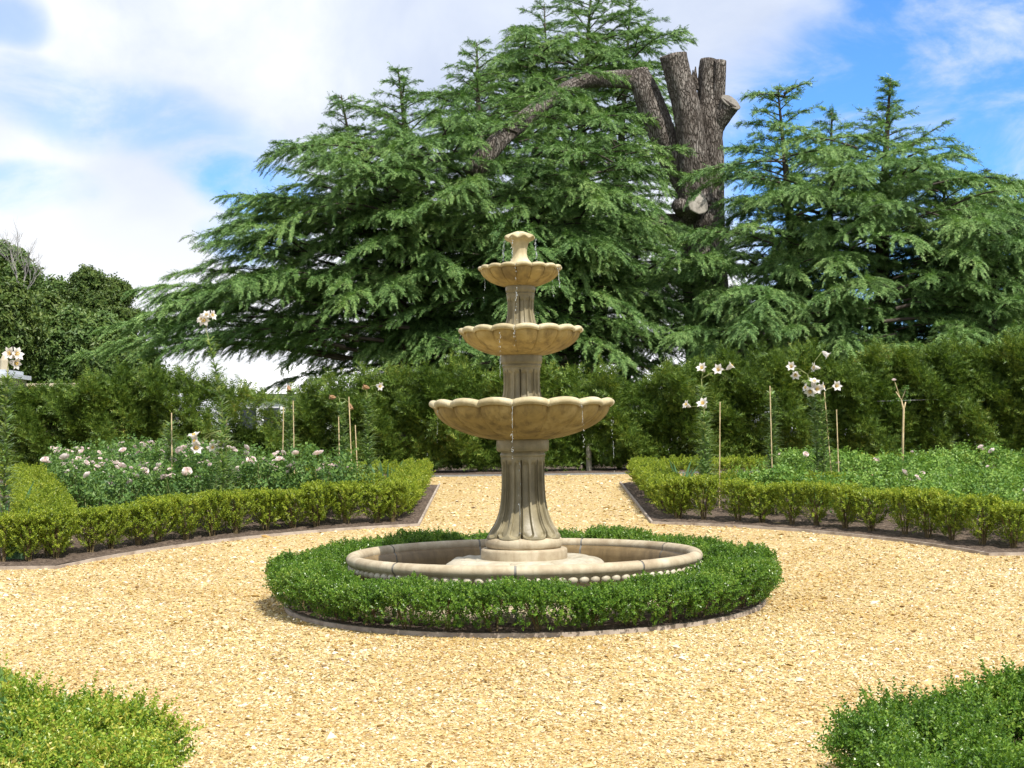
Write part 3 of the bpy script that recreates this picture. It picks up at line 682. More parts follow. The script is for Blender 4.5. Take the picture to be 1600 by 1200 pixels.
# box plants, each one a thing
def box_plant(seed):
    g = Geo(); n = 420
    a_ = rng.uniform(0, 6.28, n); t = rng.random(n) ** .62; rr = np.sqrt(rng.uniform(.25, 1.02, n)); H = .33
    zz = .05 + (H - .05) * t; wd = (.030 + .088 * np.clip(t / .55, 0, 1) ** .8) * (1 - .12 * np.clip((t - .8) / .2, 0, 1))
    lob = 1 + .2 * np.sin(a_ * 3 + seed) + .14 * np.sin(a_ * 5 + t * 6 + seed * 2)
    top = rng.random(n) < .3; zz = np.where(top, H * rng.uniform(.9, 1.03, n), zz); rr = np.where(top, np.sqrt(rng.random(n)) * .95, rr); wd = np.where(top, .112, wd)
    pos = np.stack([np.cos(a_) * wd * rr * lob, np.sin(a_) * wd * rr * lob, zz - .02], 1)
    d = np.stack([np.cos(a_) * rr * .7, np.sin(a_) * rr * .7, np.full(n, .85)], 1) + rng.normal(0, .33, (n, 3))
    scatter(g, BOX_T, pos, frames(d, roll=rng.uniform(0, 6.28, n)), rng.uniform(.85, 1.3, n))
    s_ = Geo()
    for k in range(9):
        b = rng.uniform(0, 6.28); q = rng.uniform(.03, .1)
        tube(s_, [[.012 * math.cos(b), .012 * math.sin(b), -.03], [q * .45 * math.cos(b), q * .45 * math.sin(b), .11], [q * math.cos(b), q * math.sin(b), .27]], [.006, .0045, .002], 5)
    return g, s_
protos = []
for k in range(6):
    g, s_ = box_plant(k * 1.7)
    protos.append((g.build('foliage', MAT['box_yellow'], link=False).data, s_.build('stems', MAT['twig'], link=False).data))
for o in [o for o in bpy.data.objects if o.users == 0 or (not o.users_collection and o.type == 'MESH')]: bpy.data.objects.remove(o)
MAT['box_dark'] = MAT['box_yellow']
ORD = ['first', 'second', 'third', 'fourth', 'fifth', 'sixth', 'seventh', 'eighth', 'ninth', 'tenth', 'eleventh', 'twelfth', 'thirteenth', 'fourteenth', 'fifteenth', 'sixteenth', 'seventeenth', 'eighteenth', 'nineteenth', 'twentieth']
def put_plant(x, y, label, group, s_=1.0):
    r = empty('box_plant', (x, y, gz(x, y)), label, 'box plant', group, rng.uniform(0, 6.28)); r.scale = (s_ * rng.uniform(.92, 1.15),) * 2 + (s_ * rng.uniform(.92, 1.08),)
    f_, st = protos[rng.integers(0, len(protos))]
    for nm, me in (('foliage', f_), ('stems', st)):
        o = bpy.data.objects.new(nm, me); col.objects.link(o); o.parent = r
def arc_pt(px, side):
    """on the planting line just inside the edging, under photo column px"""
    best = None
    for x in np.linspace(-6, 6, 4001):
        if side * (x - XC) < 1.24: continue
        rr = RB + .30; yy = FY + max(math.sqrt(max(rr * rr - (x - XF) ** 2, 0)), 1.75)
        q = abs(800 + x * FPX / yy - px)
        if best is None or q < best[0]: best = (q, x, yy)
    return best[1], best[2]
for i, px in enumerate([630, 585, 538, 493, 455, 414, 367, 331, 288, 245, 214, 173, 140, 86, 45, 4]):
    x, y = arc_pt(px, -1); put_plant(x, y, 'yellow-green box plant, %s from the path corner in the front row of the left bed' % ORD[i], 'box plants edging the left bed', 1.0)
for i, px in enumerate([1018, 1058, 1096, 1150, 1186, 1232, 1270, 1316, 1356, 1408, 1444, 1480, 1528, 1578]):
    x, y = arc_pt(px, 1); put_plant(x, y, 'yellow-green box plant, %s from the path corner in the front row of the right bed' % ORD[i], 'box plants edging the right bed', 1.0)
# continuous box hedges further back
make_hedge('box_hedge', 'yellow-green box hedge running back along the left edge of the far path', [(PX0 - .22, y) for y in np.linspace(12.35, 15.05, 12)], .14, .275, .05, 1500, MAT['box_yellow'], sc=1.15, gap=.25)
make_hedge('box_hedge', 'yellow-green box hedge running back along the right edge of the far path', [(PX1 + .22, y) for y in np.linspace(12.35, 15.05, 12)], .14, .275, .05, 1500, MAT['box_yellow'], sc=1.15, gap=.25)
make_hedge('box_hedge', 'far box hedge row behind the left bed in front of the yews', [(x, 15.05) for x in np.linspace(-6.5, -1.25, 12)], .14, .25, .06, 900, MAT['box_yellow'], sc=1.3, gap=.25)
make_hedge('box_hedge', 'far box hedge row behind the right bed in front of the yews', [(x, 15.05) for x in np.linspace(1.6, 6.5, 12)], .14, .25, .06, 900, MAT['box_yellow'], sc=1.3, gap=.25)
make_hedge('box_hedge', 'inner box hedge row behind the front plants of the left bed, beside the path', [(x, 13.2) for x in np.linspace(-2.7, -1.25, 8)], .14, .30, .06, 1300, MAT['box_yellow'], sc=1.15, gap=.25)
make_hedge('box_hedge', 'inner box hedge row behind the front plants of the right bed, beside the path', [(1.75 + .13 * k, 13.1 - .02 * k) for k in range(12)], .14, .27, .06, 1300, MAT['box_yellow'], sc=1.15, gap=.25)
qa = pg(78, 812, .30); qb = pg(48, 738, .32)
make_hedge('box_hedge', 'thick yellow-green box hedge crossing the left bed near the photo edge', [tuple(qa[:2] * (1 - t) + qb[:2] * t) for t in np.linspace(0, 1, 8)], .19, .36, .06, 1500, MAT['box_yellow'], sc=1.15, gap=.25)

# yew hedge behind
def yew():
    x0, x1 = -8.2, 8.6; yc = 17.3
    root = empty('yew_hedge', (0, yc, gz(0, yc)), 'tall olive-green yew hedge running behind both beds', 'hedge')
    n = 80000; x = rng.uniform(x0, x1, n)
    def topz(x):
        px = 800 + x * FPX / 16.9
        t = np.interp(px, [0, 60, 150, 200, 260, 330, 400, 470, 520, 600, 700, 800, 900, 1000, 1100, 1200, 1260, 1330, 1400, 1500, 1600], [618, 625, 612, 598, 600, 605, 622, 625, 600, 598, 590, 590, 596, 608, 580, 568, 566, 585, 568, 560, 553])
        base = .96 + (690 + (px - 800) * -.014 - t) * 16.9 / FPX
        return base
    tz = topz(x) + .05 * np.sin(x * 7.3) + .05 * np.sin(x * 17 + 1) + .04 * np.sin(x * 41) - .10 * np.abs(np.sin(x * 5.07)) ** 8
    b0 = G(x, yc * np.ones(n)) + .02; H = tz - b0
    v = rng.random(n) ** .85; v = np.where(rng.random(n) < .12, rng.uniform(.92, 1.1, n), v)
    front = rng.random(n) < .74
    bul = .13 * np.sin(x * 6.1 + 2 + v * 3) + .09 * np.sin(x * 15 + v * 7) + .10 * np.sin(v * 13 + x * 9)
    th = .38 * (1 - .35 * np.clip((v - .8) / .3, 0, 1)) * (1 - .25 * np.clip((.2 - v) / .2, 0, 1))
    y = np.where(front, yc - th + bul - .1 * rng.random(n) ** 2 + .16 * rng.random(n), yc + rng.uniform(-.4, .45, n))
    hole = (np.sin(x * 5.7 + 3 * np.sin(v * 5)) + np.sin(v * 14 + x * 2.3) + .8 * np.sin(x * 13.1)) > 1.45
    pxx = 800 + x * FPX / 16.9; thin = ((pxx > 250) & (pxx < 445) & (v > .45)) | ((pxx > 445) & (pxx < 660) & (v > .8)) | ((pxx > 900) & (pxx < 1050) & (v > .66))
    keep = (~hole | (rng.random(n) < .30)) & (~thin | (rng.random(n) < .40)) & ~((pxx > 372) & (pxx < 442) & (v > .5) & (rng.random(n) < .65))
    pos = np.stack([x, y, b0 + v * H], 1)[keep]; m = len(pos)
    d = np.stack([rng.normal(0, .6, m), -.6 + rng.normal(0, .35, m), .65 + rng.normal(0, .35, m)], 1)
    g = Geo(); scatter(g, YEW_T, pos, frames(d, up=np.tile([0., -.8, .6], (m, 1)), roll=rng.normal(0, .6, m)), rng.uniform(.7, 1.25, m) * np.where(pos[:, 2] > 9, 1, 1))
    inv = (0, -yc, -gz(0, yc)); g.build('foliage', MAT['yew'], root, loc=inv)
    for k, xx in enumerate(np.arange(x0 + .3, x1, .62)):
        g = Geo(); xx += rng.uniform(-.12, .12); zb = gz(xx, yc); h = float(topz(np.array([xx]))[0]) - zb
        tube(g, [[xx, yc, zb - .05], [xx + rng.normal(0, .03), yc, zb + h * .45], [xx + rng.normal(0, .05), yc, zb + h * .92]], [.035, .025, .008], 7)
        for q in range(8):
            zq = zb + h * rng.uniform(.12, .85); s_ = rng.choice([-1, 1]); tube(g, [[xx, yc, zq], [xx + s_ * rng.uniform(.1, .3), yc - rng.uniform(.05, .35), zq + rng.uniform(.1, .3)]], [.012, .004], 5)
        g.build('trunk', MAT['twig'], root, loc=inv)
yew()

# ---------------------------------------------------------------- roses
def rose_bloom(r=.036):
    g = Geo(); 
    for lay, (rr, h, n, open_) in enumerate(((1.0, .55, 7, .95), (.78, .8, 6, .6), (.52, .95, 5, .3), (.28, 1.0, 4, .12))):
        for k in range(n):
            a0 = k * 2 * math.pi / n + lay * .5 + rng.normal(0, .15); wdt = 2 * math.pi / n * .75
            V = []
            for iu, u_ in enumerate(np.linspace(0, 1, 4)):
                for iv, v_ in enumerate(np.linspace(-1, 1, 4)):
                    ang = a0 + v_ * wdt * (.35 + .65 * math.sin(u_ * 2.4)); q = rr * (math.sin(u_ * 1.5) ** .7) * (1 + open_ * .2 * u_ - .1 * v_ * v_)
                    V.append([r * q * math.cos(ang), r * q * math.sin(ang), r * (h * u_ * 1.1 - .15 * v_ * v_ * u_ + rng.normal(0, .03))])
            F = [[i * 4 + j, (i + 1) * 4 + j, (i + 1) * 4 + j + 1, i * 4 + j + 1] for i in range(3) for j in range(3)]
            g.add(V, F)
    return g
bloom_me = []
for k in range(4):
    bloom_me.append(rose_bloom().build('bloom', MAT['petal_pink'], smooth=True, link=False).data)
def rose_bush(seed, mat, H=.5, W=.33, n=330):
    g = Geo(); a_ = rng.uniform(0, 6.28, n); t = rng.random(n) ** .6; rr = np.sqrt(rng.uniform(.05, 1, n)); wd = W * (.35 + .65 * np.sin(np.clip(t * 1.15, 0, 1) * 2.4))
    lob = 1 + .25 * np.sin(a_ * 2 + seed) + .15 * np.sin(a_ * 5 + t * 9)
    pos = np.stack([np.cos(a_) * wd * rr * lob, np.sin(a_) * wd * rr * lob, .05 + H * t * (1 + .15 * np.sin(a_ * 3 + seed))], 1)
    d = np.stack([np.cos(a_) * rr, np.sin(a_) * rr, np.full(n, .7)], 1) + rng.normal(0, .5, (n, 3))
    scatter(g, ROSE_T, pos, frames(d, roll=rng.uniform(0, 6.28, n)), rng.uniform(.6, 1.05, n))
    s_ = Geo()
    for k in range(10):
        b = rng.uniform(0, 6.28); q = rng.uniform(.1, .9) * W; h = H * rng.uniform(.8, 1.12)
        tube(s_, [[.02 * math.cos(b), .02 * math.sin(b), -.02], [q * .5 * math.cos(b), q * .5 * math.sin(b), h * .5], [q * math.cos(b), q * math.sin(b), h]], [.006, .004, .002], 5)
    return g.build('foliage', mat, link=False).data, s_.build('stems', MAT['stem_green'], link=False).data
RL = [rose_bush(k * 2.1, MAT['rose_leaf']) for k in range(4)]
RR = [rose_bush(k * 2.1, MAT['rose_leaf_light'], H=.31, n=400) for k in range(4)]
for o in [o for o in bpy.data.objects if not o.users_collection and o.type == 'MESH']: bpy.data.objects.remove(o)
def put_rose(x, y, protos_, label, group, blooms, s_=1.0, Ht=.5):
    r = empty('rose_bush', (x, y, gz(x, y)), label, 'rose bush', group, 0); f_, st = protos_[rng.integers(0, len(protos_))]
    r.scale = (s_, s_, s_)
    rz = rng.uniform(0, 6.28)
    for nm, me in (('foliage', f_), ('stems', st)):
        o = bpy.data.objects.new(nm, me); col.objects.link(o); o.parent = r; o.rotation_euler = (0, 0, rz)
    for k in range(blooms):
        o = bpy.data.objects.new('bloom', bloom_me[rng.integers(0, 4)]); col.objects.link(o); o.parent = r
        a_ = rng.uniform(0, 6.28); q = rng.uniform(.05, .30); o.location = (q * math.cos(a_), q * math.sin(a_) - .10, Ht * rng.uniform(.85, 1.2)); o.rotation_euler = (rng.uniform(.1, .9), rng.uniform(-.5, .5), rng.uniform(0, 6)); k_ = rng.choice([.45, .55, .65, .75, .9, 1.1]); o.scale = (k_,) * 3
placed = []
def fill(n, xr, yr, ok, dmin):
    out = []; tries = 0
    while len(out) < n and tries < 4000:
        tries += 1; x = rng.uniform(*xr); y = rng.uniform(*yr)
        if ok(x, y) and all(math.hypot(x - a, y - b) > dmin for a, b in out): out.append((x, y))
    return out
def okl(x, y): return math.hypot(x - XF, y - FY) > RB + .62 and y > 10.8 and x < -1.6 and 800 + x * FPX / y > 85 + (14 - y) * 28 and not (y > 12.9 and x > -2.9)
for (x, y) in fill(38, (-5.2, -1.6), (10.8, 14.6), okl, .46):
    put_rose(x, y, RL, 'leafy rose bush with pale pink blooms in the left bed', 'pink rose bushes of the left bed', int(rng.integers(8, 14)), rng.uniform(.85, 1.1))
def okr(x, y): return math.hypot(x - XF, y - FY) > RB + .62 and y > 10.4 and x > 1.9 and not (y > 12.7 and x < 2.9)
for (x, y) in fill(36, (1.9, 6.6), (10.4, 14.6), okr, .46):
    put_rose(x, y, RR, 'low bright green rose bush with few small blooms in the right bed', 'green rose bushes of the right bed', int(rng.integers(0, 4)), rng.uniform(.85, 1.1), .34)

put_rose(-1.90, 4.25, RL, 'dark rose leaves poking over the box hedge, bottom left of the photo', 'rose bushes behind the foreground hedges', 0, .95)
put_rose(1.97, 4.35, RL, 'dark rose leaves poking over the box hedge, bottom right of the photo', 'rose bushes behind the foreground hedges', 0, .95)

# ---------------------------------------------------------------- lilies, canes, irises
def trumpet(L=.115, R=.06, mat='petal_white'):
    g = Geo()
    for k in range(6):
        a0 = k * math.pi / 3 + (.05 if k % 2 else -.05); V = []
        for u_ in np.linspace(0, 1, 8):
            rr = .008 + R * (u_ ** 2.6) * 1.05; zz = L * (u_ - .22 * max(0, u_ - .75) / .25); wd = (.014 + .030 * math.sin(min(u_ * 1.25, 1) * math.pi * .82)) * (1 if k % 2 else .8)
            if u_ > .99: wd = .002
            for v_ in (-1, -.4, .4, 1):
                ex = np.array([math.cos(a0), math.sin(a0), 0]); ey = np.array([-math.sin(a0), math.cos(a0), 0])
                V.append(ex * (rr + .006 * abs(v_) * -1) + ey * v_ * wd * .62 + np.array([0, 0, zz]))
        F = [[i * 4 + j, (i + 1) * 4 + j, (i + 1) * 4 + j + 1, i * 4 + j + 1] for i in range(7) for j in range(3)]; g.add(V, F)
    return g
TR = trumpet().build('flower', MAT['petal_white'], smooth=True, link=False).data
TF_ = trumpet(.10, .03).build('flower', MAT['petal_faded'], smooth=True, link=False).data
g = Geo()
for k in range(6): 
    a_ = k * 1.05; tube(g, [[0, 0, .03], [.012 * math.cos(a_), .012 * math.sin(a_), .085]], .0016, 5); g.add(EV * np.array([.004, .004, .007]) + np.array([.013 * math.cos(a_), .013 * math.sin(a_), .088]), EF)
ST = g.build('stamens', MAT['stamen'], link=False).data
for o in [o for o in bpy.data.objects if not o.users_collection and o.type == 'MESH']: bpy.data.objects.remove(o)
def lily(base_px, D, top_px, flowers, label, leaves=150, lean=None, faded=()):
    b = P(base_px, 700, D); x0, y0 = b[0], D; zb = gz(x0, y0); top = P(top_px[0], top_px[1], D)
    root = empty('lily_plant', (x0, y0, zb), label, 'lily', 'tall lilies in the beds')
    mid = np.array([x0 + (top[0] - x0) * .35 + rng.normal(0, .02), y0, zb + (top[2] - zb) * .55]); pts = [np.array([x0, y0, zb - .02]), mid, top]
    tt = np.linspace(0, 1, 12); pp = np.array([(1 - t) ** 2 * pts[0] + 2 * t * (1 - t) * (2 * mid - .5 * (pts[0] + top)) + t * t * top for t in tt])
    g = Geo(); tube(g, pp - np.array([x0, y0, zb]), np.linspace(.0065, .0035, 12), 6)
    stm = None
    fl = []
    for (fx_, fy_, dirx, diry, fd) in flowers:
        q = P(fx_, fy_, D - .03 * rng.random()) - np.array([x0, y0, zb]); dv_ = np.array([dirx, -fd, diry]); dv_ = dv_ / np.linalg.norm(dv_); basep = q - dv_ * .07
        e = pp[-1] - np.array([x0, y0, zb]); e2 = e if np.linalg.norm(basep - e) < .5 else pp[-4] - np.array([x0, y0, zb])
        tube(g, [e2, (e2 + basep) / 2 + np.array([0, 0, .02]), basep], .0028, 5); fl.append((basep, dv_))
    g.build('stem', MAT['stem_green'], root, smooth=True)
    leaves = int(leaves * 2.4); t = rng.uniform(.1, .93, leaves); base = np.stack([np.interp(t, tt, pp[:, i]) for i in range(3)], 1) - np.array([x0, y0, zb])
    az = rng.uniform(0, 6.28, leaves); L = rng.uniform(.10, .20, leaves) * (1.1 - .45 * t); g = Geo(); W = .0072
    ex = np.stack([np.cos(az), np.sin(az), 0 * az], 1); sd = np.stack([-np.sin(az), np.cos(az), 0 * az], 1) * W; upv = np.array([0, 0, 1.])
    up_ = rng.uniform(.1, .8, leaves)[:, None]
    p1 = base + (ex * .5 + upv * up_ * .5) * L[:, None]; p2 = base + (ex * .98 + upv * (up_ * .5 - .05)) * L[:, None]
    A = np.stack([base - sd, base + sd, p1 + sd * 1.2, p1 - sd * 1.2, p2], 1).reshape(-1, 3); k = np.arange(leaves)[:, None] * 5
    off = g.n; g.add(A, k + np.array([[0, 1, 2, 3]])); g.more(k + np.array([[3, 2, 4]]), off)
    g.build('leaves', MAT['lily_leaf'], root)
    for i, (bp, dv_) in enumerate(fl):
        me = TF_ if i in faded else TR
        o = bpy.data.objects.new('flower', me); col.objects.link(o); o.parent = root; o.location = bp; o.rotation_euler = Vector(dv_).to_track_quat('Z', 'Y').to_euler(); k_ = rng.uniform(.70, .95); o.scale = (k_, k_, k_)
        if me is TF_: o['label'] = 'faded brown lily flower'
        if me is TR:
            s_ = bpy.data.objects.new('stamens', ST); col.objects.link(s_); s_.parent = o
lily(357, 11.9, (322, 515), [(313, 497, -.6, .3, .6), (318, 500, .1, -.4, .8), (334, 492, .9, .2, .4), (322, 490, 0, .6, .7)], 'tallest lily, white blooms high in front of the cedar, in the left bed', 190)
lily(352, 11.7, (345, 672), [(302, 688, -.7, .5, .4), (306, 700, .6, .2, .6), (303, 680, -.2, .9, .3), (331, 699, -.1, 0, 1), (345, 694, .5, .2, .8)], 'short lily with white trumpets low over the pink roses of the left bed', 120)
lily(4, 10.6, (12, 575), [(14, 552, -.1, .1, 1), (27, 553, .8, .3, .5), (26, 568, .9, -.2, .3)], 'lily with three white trumpets beside the stone building at the photo edge', 190)
lily(452, 13.9, (455, 600), [(452, 612, .2, -.9, .3)], 'lily stem with a single spent flower beside two canes in the left bed', 190, faded=(0,))
lily(533, 13.9, (530, 622), [(514, 620, -.9, .1, .3), (549, 640, .3, -.9, .2)], 'lily with drooping brown flowers beside the tied canes in the left bed', 190, faded=(0, 1))
lily(572, 13.9, (573, 610), [(595, 604, .7, -.2, .6), (567, 604, -.8, .2, .3)], 'lily with one white and one faded flower beside the yew hedge, left of the fountain', 170, faded=(1,))
lily(268, 12.6, (268, 652), [], 'flowerless lily stem rising from the pink roses', 130)
lily(1104, 13.0, (1096, 592), [(1096, 574, -.4, .5, .6), (1122, 577, -.3, .2, .8), (1144, 570, .7, .6, .2)], 'lily with three white trumpets beside the thick cane right of the fountain', 190)
lily(1096, 12.8, (1100, 640), [(1070, 631, -.8, .4, .4), (1098, 630, -.4, .5, .5)], 'lower lily with a large white trumpet right of the fountain', 150)
lily(1208, 13.6, (1206, 606), [], 'dense green lily without flowers round the middle cane of the right bed', 230)
lily(1278, 13.4, (1262, 585), [(1236, 572, -.3, .2, .9), (1243, 587, -.2, -.5, .7), (1271, 574, -.9, .1, .2), (1294, 556, .7, -.6, .2)], 'tall lily with a side-facing trumpet above the flower cluster of the right bed', 140)
lily(1288, 13.3, (1282, 618), [(1257, 605, -.9, .3, .2), (1266, 612, -.3, -.5, .6), (1272, 596, .1, .8, .4), (1277, 608, .1, 0, 1), (1287, 604, .8, .2, .3), (1308, 603, .2, .1, .9)], 'lily with a crowded cluster of white blooms over the leaning cane', 150)
def cane(x0, x1, y1, D, label):
    b = P(x0, 700, D); t = P(x1, y1, D); zb = gz(b[0], D); b = np.array([b[0], D, zb - .02]); root_loc = np.array([b[0], D, zb])
    g = Geo(); pts = [b + (t - b) * u_ for u_ in np.linspace(0, 1, 25)]; rad = [.0048 + (.0013 if i % 4 == 0 else 0) for i in range(25)]
    tube(g, np.array(pts) - root_loc, rad, 7)
    tag(g.build('bamboo_cane', MAT['cane'], loc=root_loc), label, 'cane', 'bamboo canes staking the lilies')
for a in ((440, 443, 636, 13.8, 'pale bamboo cane left of its pair beside the lily with the single spent flower'), (460, 458, 626, 13.8, 'taller pale bamboo cane beside the lily with the single spent flower'),
          (531, 529, 651, 13.8, 'short bamboo cane with weathered top in the tied group left of the fountain'), (551, 545, 620, 13.8, 'tallest bamboo cane of the tied group left of the fountain'), (560, 555, 664, 13.8, 'thin bamboo cane nearest the fountain in the tied group'),
          (269, 268, 645, 12.5, 'bamboo cane beside the flowerless lily stem among pink roses'), (352, 354, 655, 12.0, 'bamboo cane behind the short lily of the left bed'),
          (1122, 1125, 628, 12.9, 'thick pale bamboo cane nearest the fountain in the right bed'), (1206, 1203, 603, 13.5, 'upright bamboo cane inside the dense flowerless lily'), (1301, 1288, 612, 13.3, 'leaning bamboo cane under the crowded white lily cluster'),
          (1310, 1307, 640, 13.3, 'short upright bamboo cane right of the leaning cane')): cane(*a)
# standard rose stem
b = P(1410, 700, 13.6); zb = gz(b[0], 13.6); root = empty('standard_rose', (b[0], 13.6, zb), 'thin pale standard rose stem with one bud against the yew hedge', 'rose')
L_ = lambda px, py: P(px, py, 13.6) - np.array([b[0], 13.6, zb])
g = Geo(); tube(g, [L_(1410, 740), L_(1411, 680), L_(1412, 640), L_(1408, 624), L_(1400, 612)], [.012, .011, .010, .007, .004], 7); tube(g, [L_(1412, 642), L_(1415, 628)], [.008, .005], 6); tube(g, [L_(1408, 626), L_(1398, 596)], [.004, .002], 5); tube(g, [L_(1409, 625), L_(1416, 606)], [.004, .002], 5)
g.build('stem', MAT['cane'], root, smooth=True); o = bpy.data.objects.new('bloom', bloom_me[0]); col.objects.link(o); o.parent = root; o.location = L_(1397, 595); o.scale = (.6,) * 3
g = Geo(); n = 26; ps = np.array([L_(rng.uniform(1394, 1422), rng.uniform(604, 628)) for _ in range(n)]); scatter(g, ROSE_T, ps, frames(rng.normal(0, 1, (n, 3))), np.full(n, .45)); g.build('foliage', MAT['rose_leaf'], root)
# iris clumps
def iris(px, D, n, H, label, spread=.14):
    b = P(px, 740, D); zb = gz(b[0], D); g = Geo()
    for k in range(n):
        a_ = rng.uniform(-1, 1); h = H * rng.uniform(.65, 1.05); x0 = spread * a_ * .45; lean = a_ * .35 + rng.normal(0, .1); yy = rng.uniform(-.06, .06); fa = rng.uniform(-.6, .6); V = []
        for u_ in np.linspace(0, 1, 7):
            wd = .017 * (1 - u_ ** 2.2) + .001; c = np.array([x0 + lean * h * u_ ** 1.6, yy + fa * .1 * u_, h * (u_ - .08 * u_ ** 3)]); sd = np.array([math.cos(fa), math.sin(fa), 0])
            V += [c - sd * wd, c + np.array([0, -.004, 0]), c + sd * wd]
        g.add(V, [[i * 3 + j, (i + 1) * 3 + j, (i + 1) * 3 + j + 1, i * 3 + j + 1] for i in range(6) for j in range(2)])
    tag(g.build('iris_plant', MAT['iris_leaf'], loc=(b[0], D, zb)), label, 'iris', 'iris clumps in the beds')
iris(606, 14.6, 14, .38, 'fan of grey-green iris leaves by the corner hedge, left of the fountain', .22)
iris(535, 14.4, 9, .30, 'small iris clump below the tied canes', .2)
iris(1060, 14.0, 11, .40, 'fan of iris leaves nearest the fountain in the right bed', .16)
iris(1232, 14.2, 9, .34, 'loose iris clump beside the dense flowerless lily', .26)
iris(1290, 14.0, 5, .34, 'narrow iris clump below the leaning cane', .08)
iris(22, 10.35, 12, .40, 'iris leaves at the left edge of the photo beside the box plants', .16)
iris(8, 10.9, 10, .60, 'tall dark iris leaves behind the box plants at the left photo edge', .16)
# slate plant label on a peg
q = pg(353, 785); root = empty('plant_label', (q[0], q[1], q[2]), 'small dark slate plant label standing among the pink roses', 'plant label')
tp = P(353, 770, q[1]) - q; g = Geo(); box(g, (0, 0, tp[2]), (.085, .006, .055)); pl_ = g.build('plate', MAT['slate'], root); pl_.rotation_euler = (-.35, .12, 0)
g = Geo()
for k, (w_, zz) in enumerate(((.05, .013), (.035, .0), (.012, -.015))): box(g, (0, -.0045, tp[2] + zz), (w_, .002, .0028))
wr = g.build('writing', MAT['chalk'], pl_)
g = Geo(); tube(g, [[0, .004, -.05], [0, .004, tp[2]]], .004, 6); g.build('peg', MAT['zinc'], root)
# hedge support wire and post
g = Geo(); a0 = P(1371, 627, 16.75); a1 = P(1470, 624, 16.75); tube(g, [a0, a1], .0035, 5)
tag(g.build('support_wire', MAT['zinc']), 'grey wire strung across the face of the yew hedge', 'wire')
g = Geo(); b = pg(924, 742); tube(g, [[0, 0, -.05], [.002, 0, .34]], .034, 8); tag(g.build('tree_stake', surfmat('grey_stake', [(.3, (.20, .19, .14)), (.7, (.30, .28, .22))], bump=0), loc=(b[0], 16.9, gz(b[0], 16.7))), 'short grey stake at the foot of the yew hedge behind the fountain', 'stake')

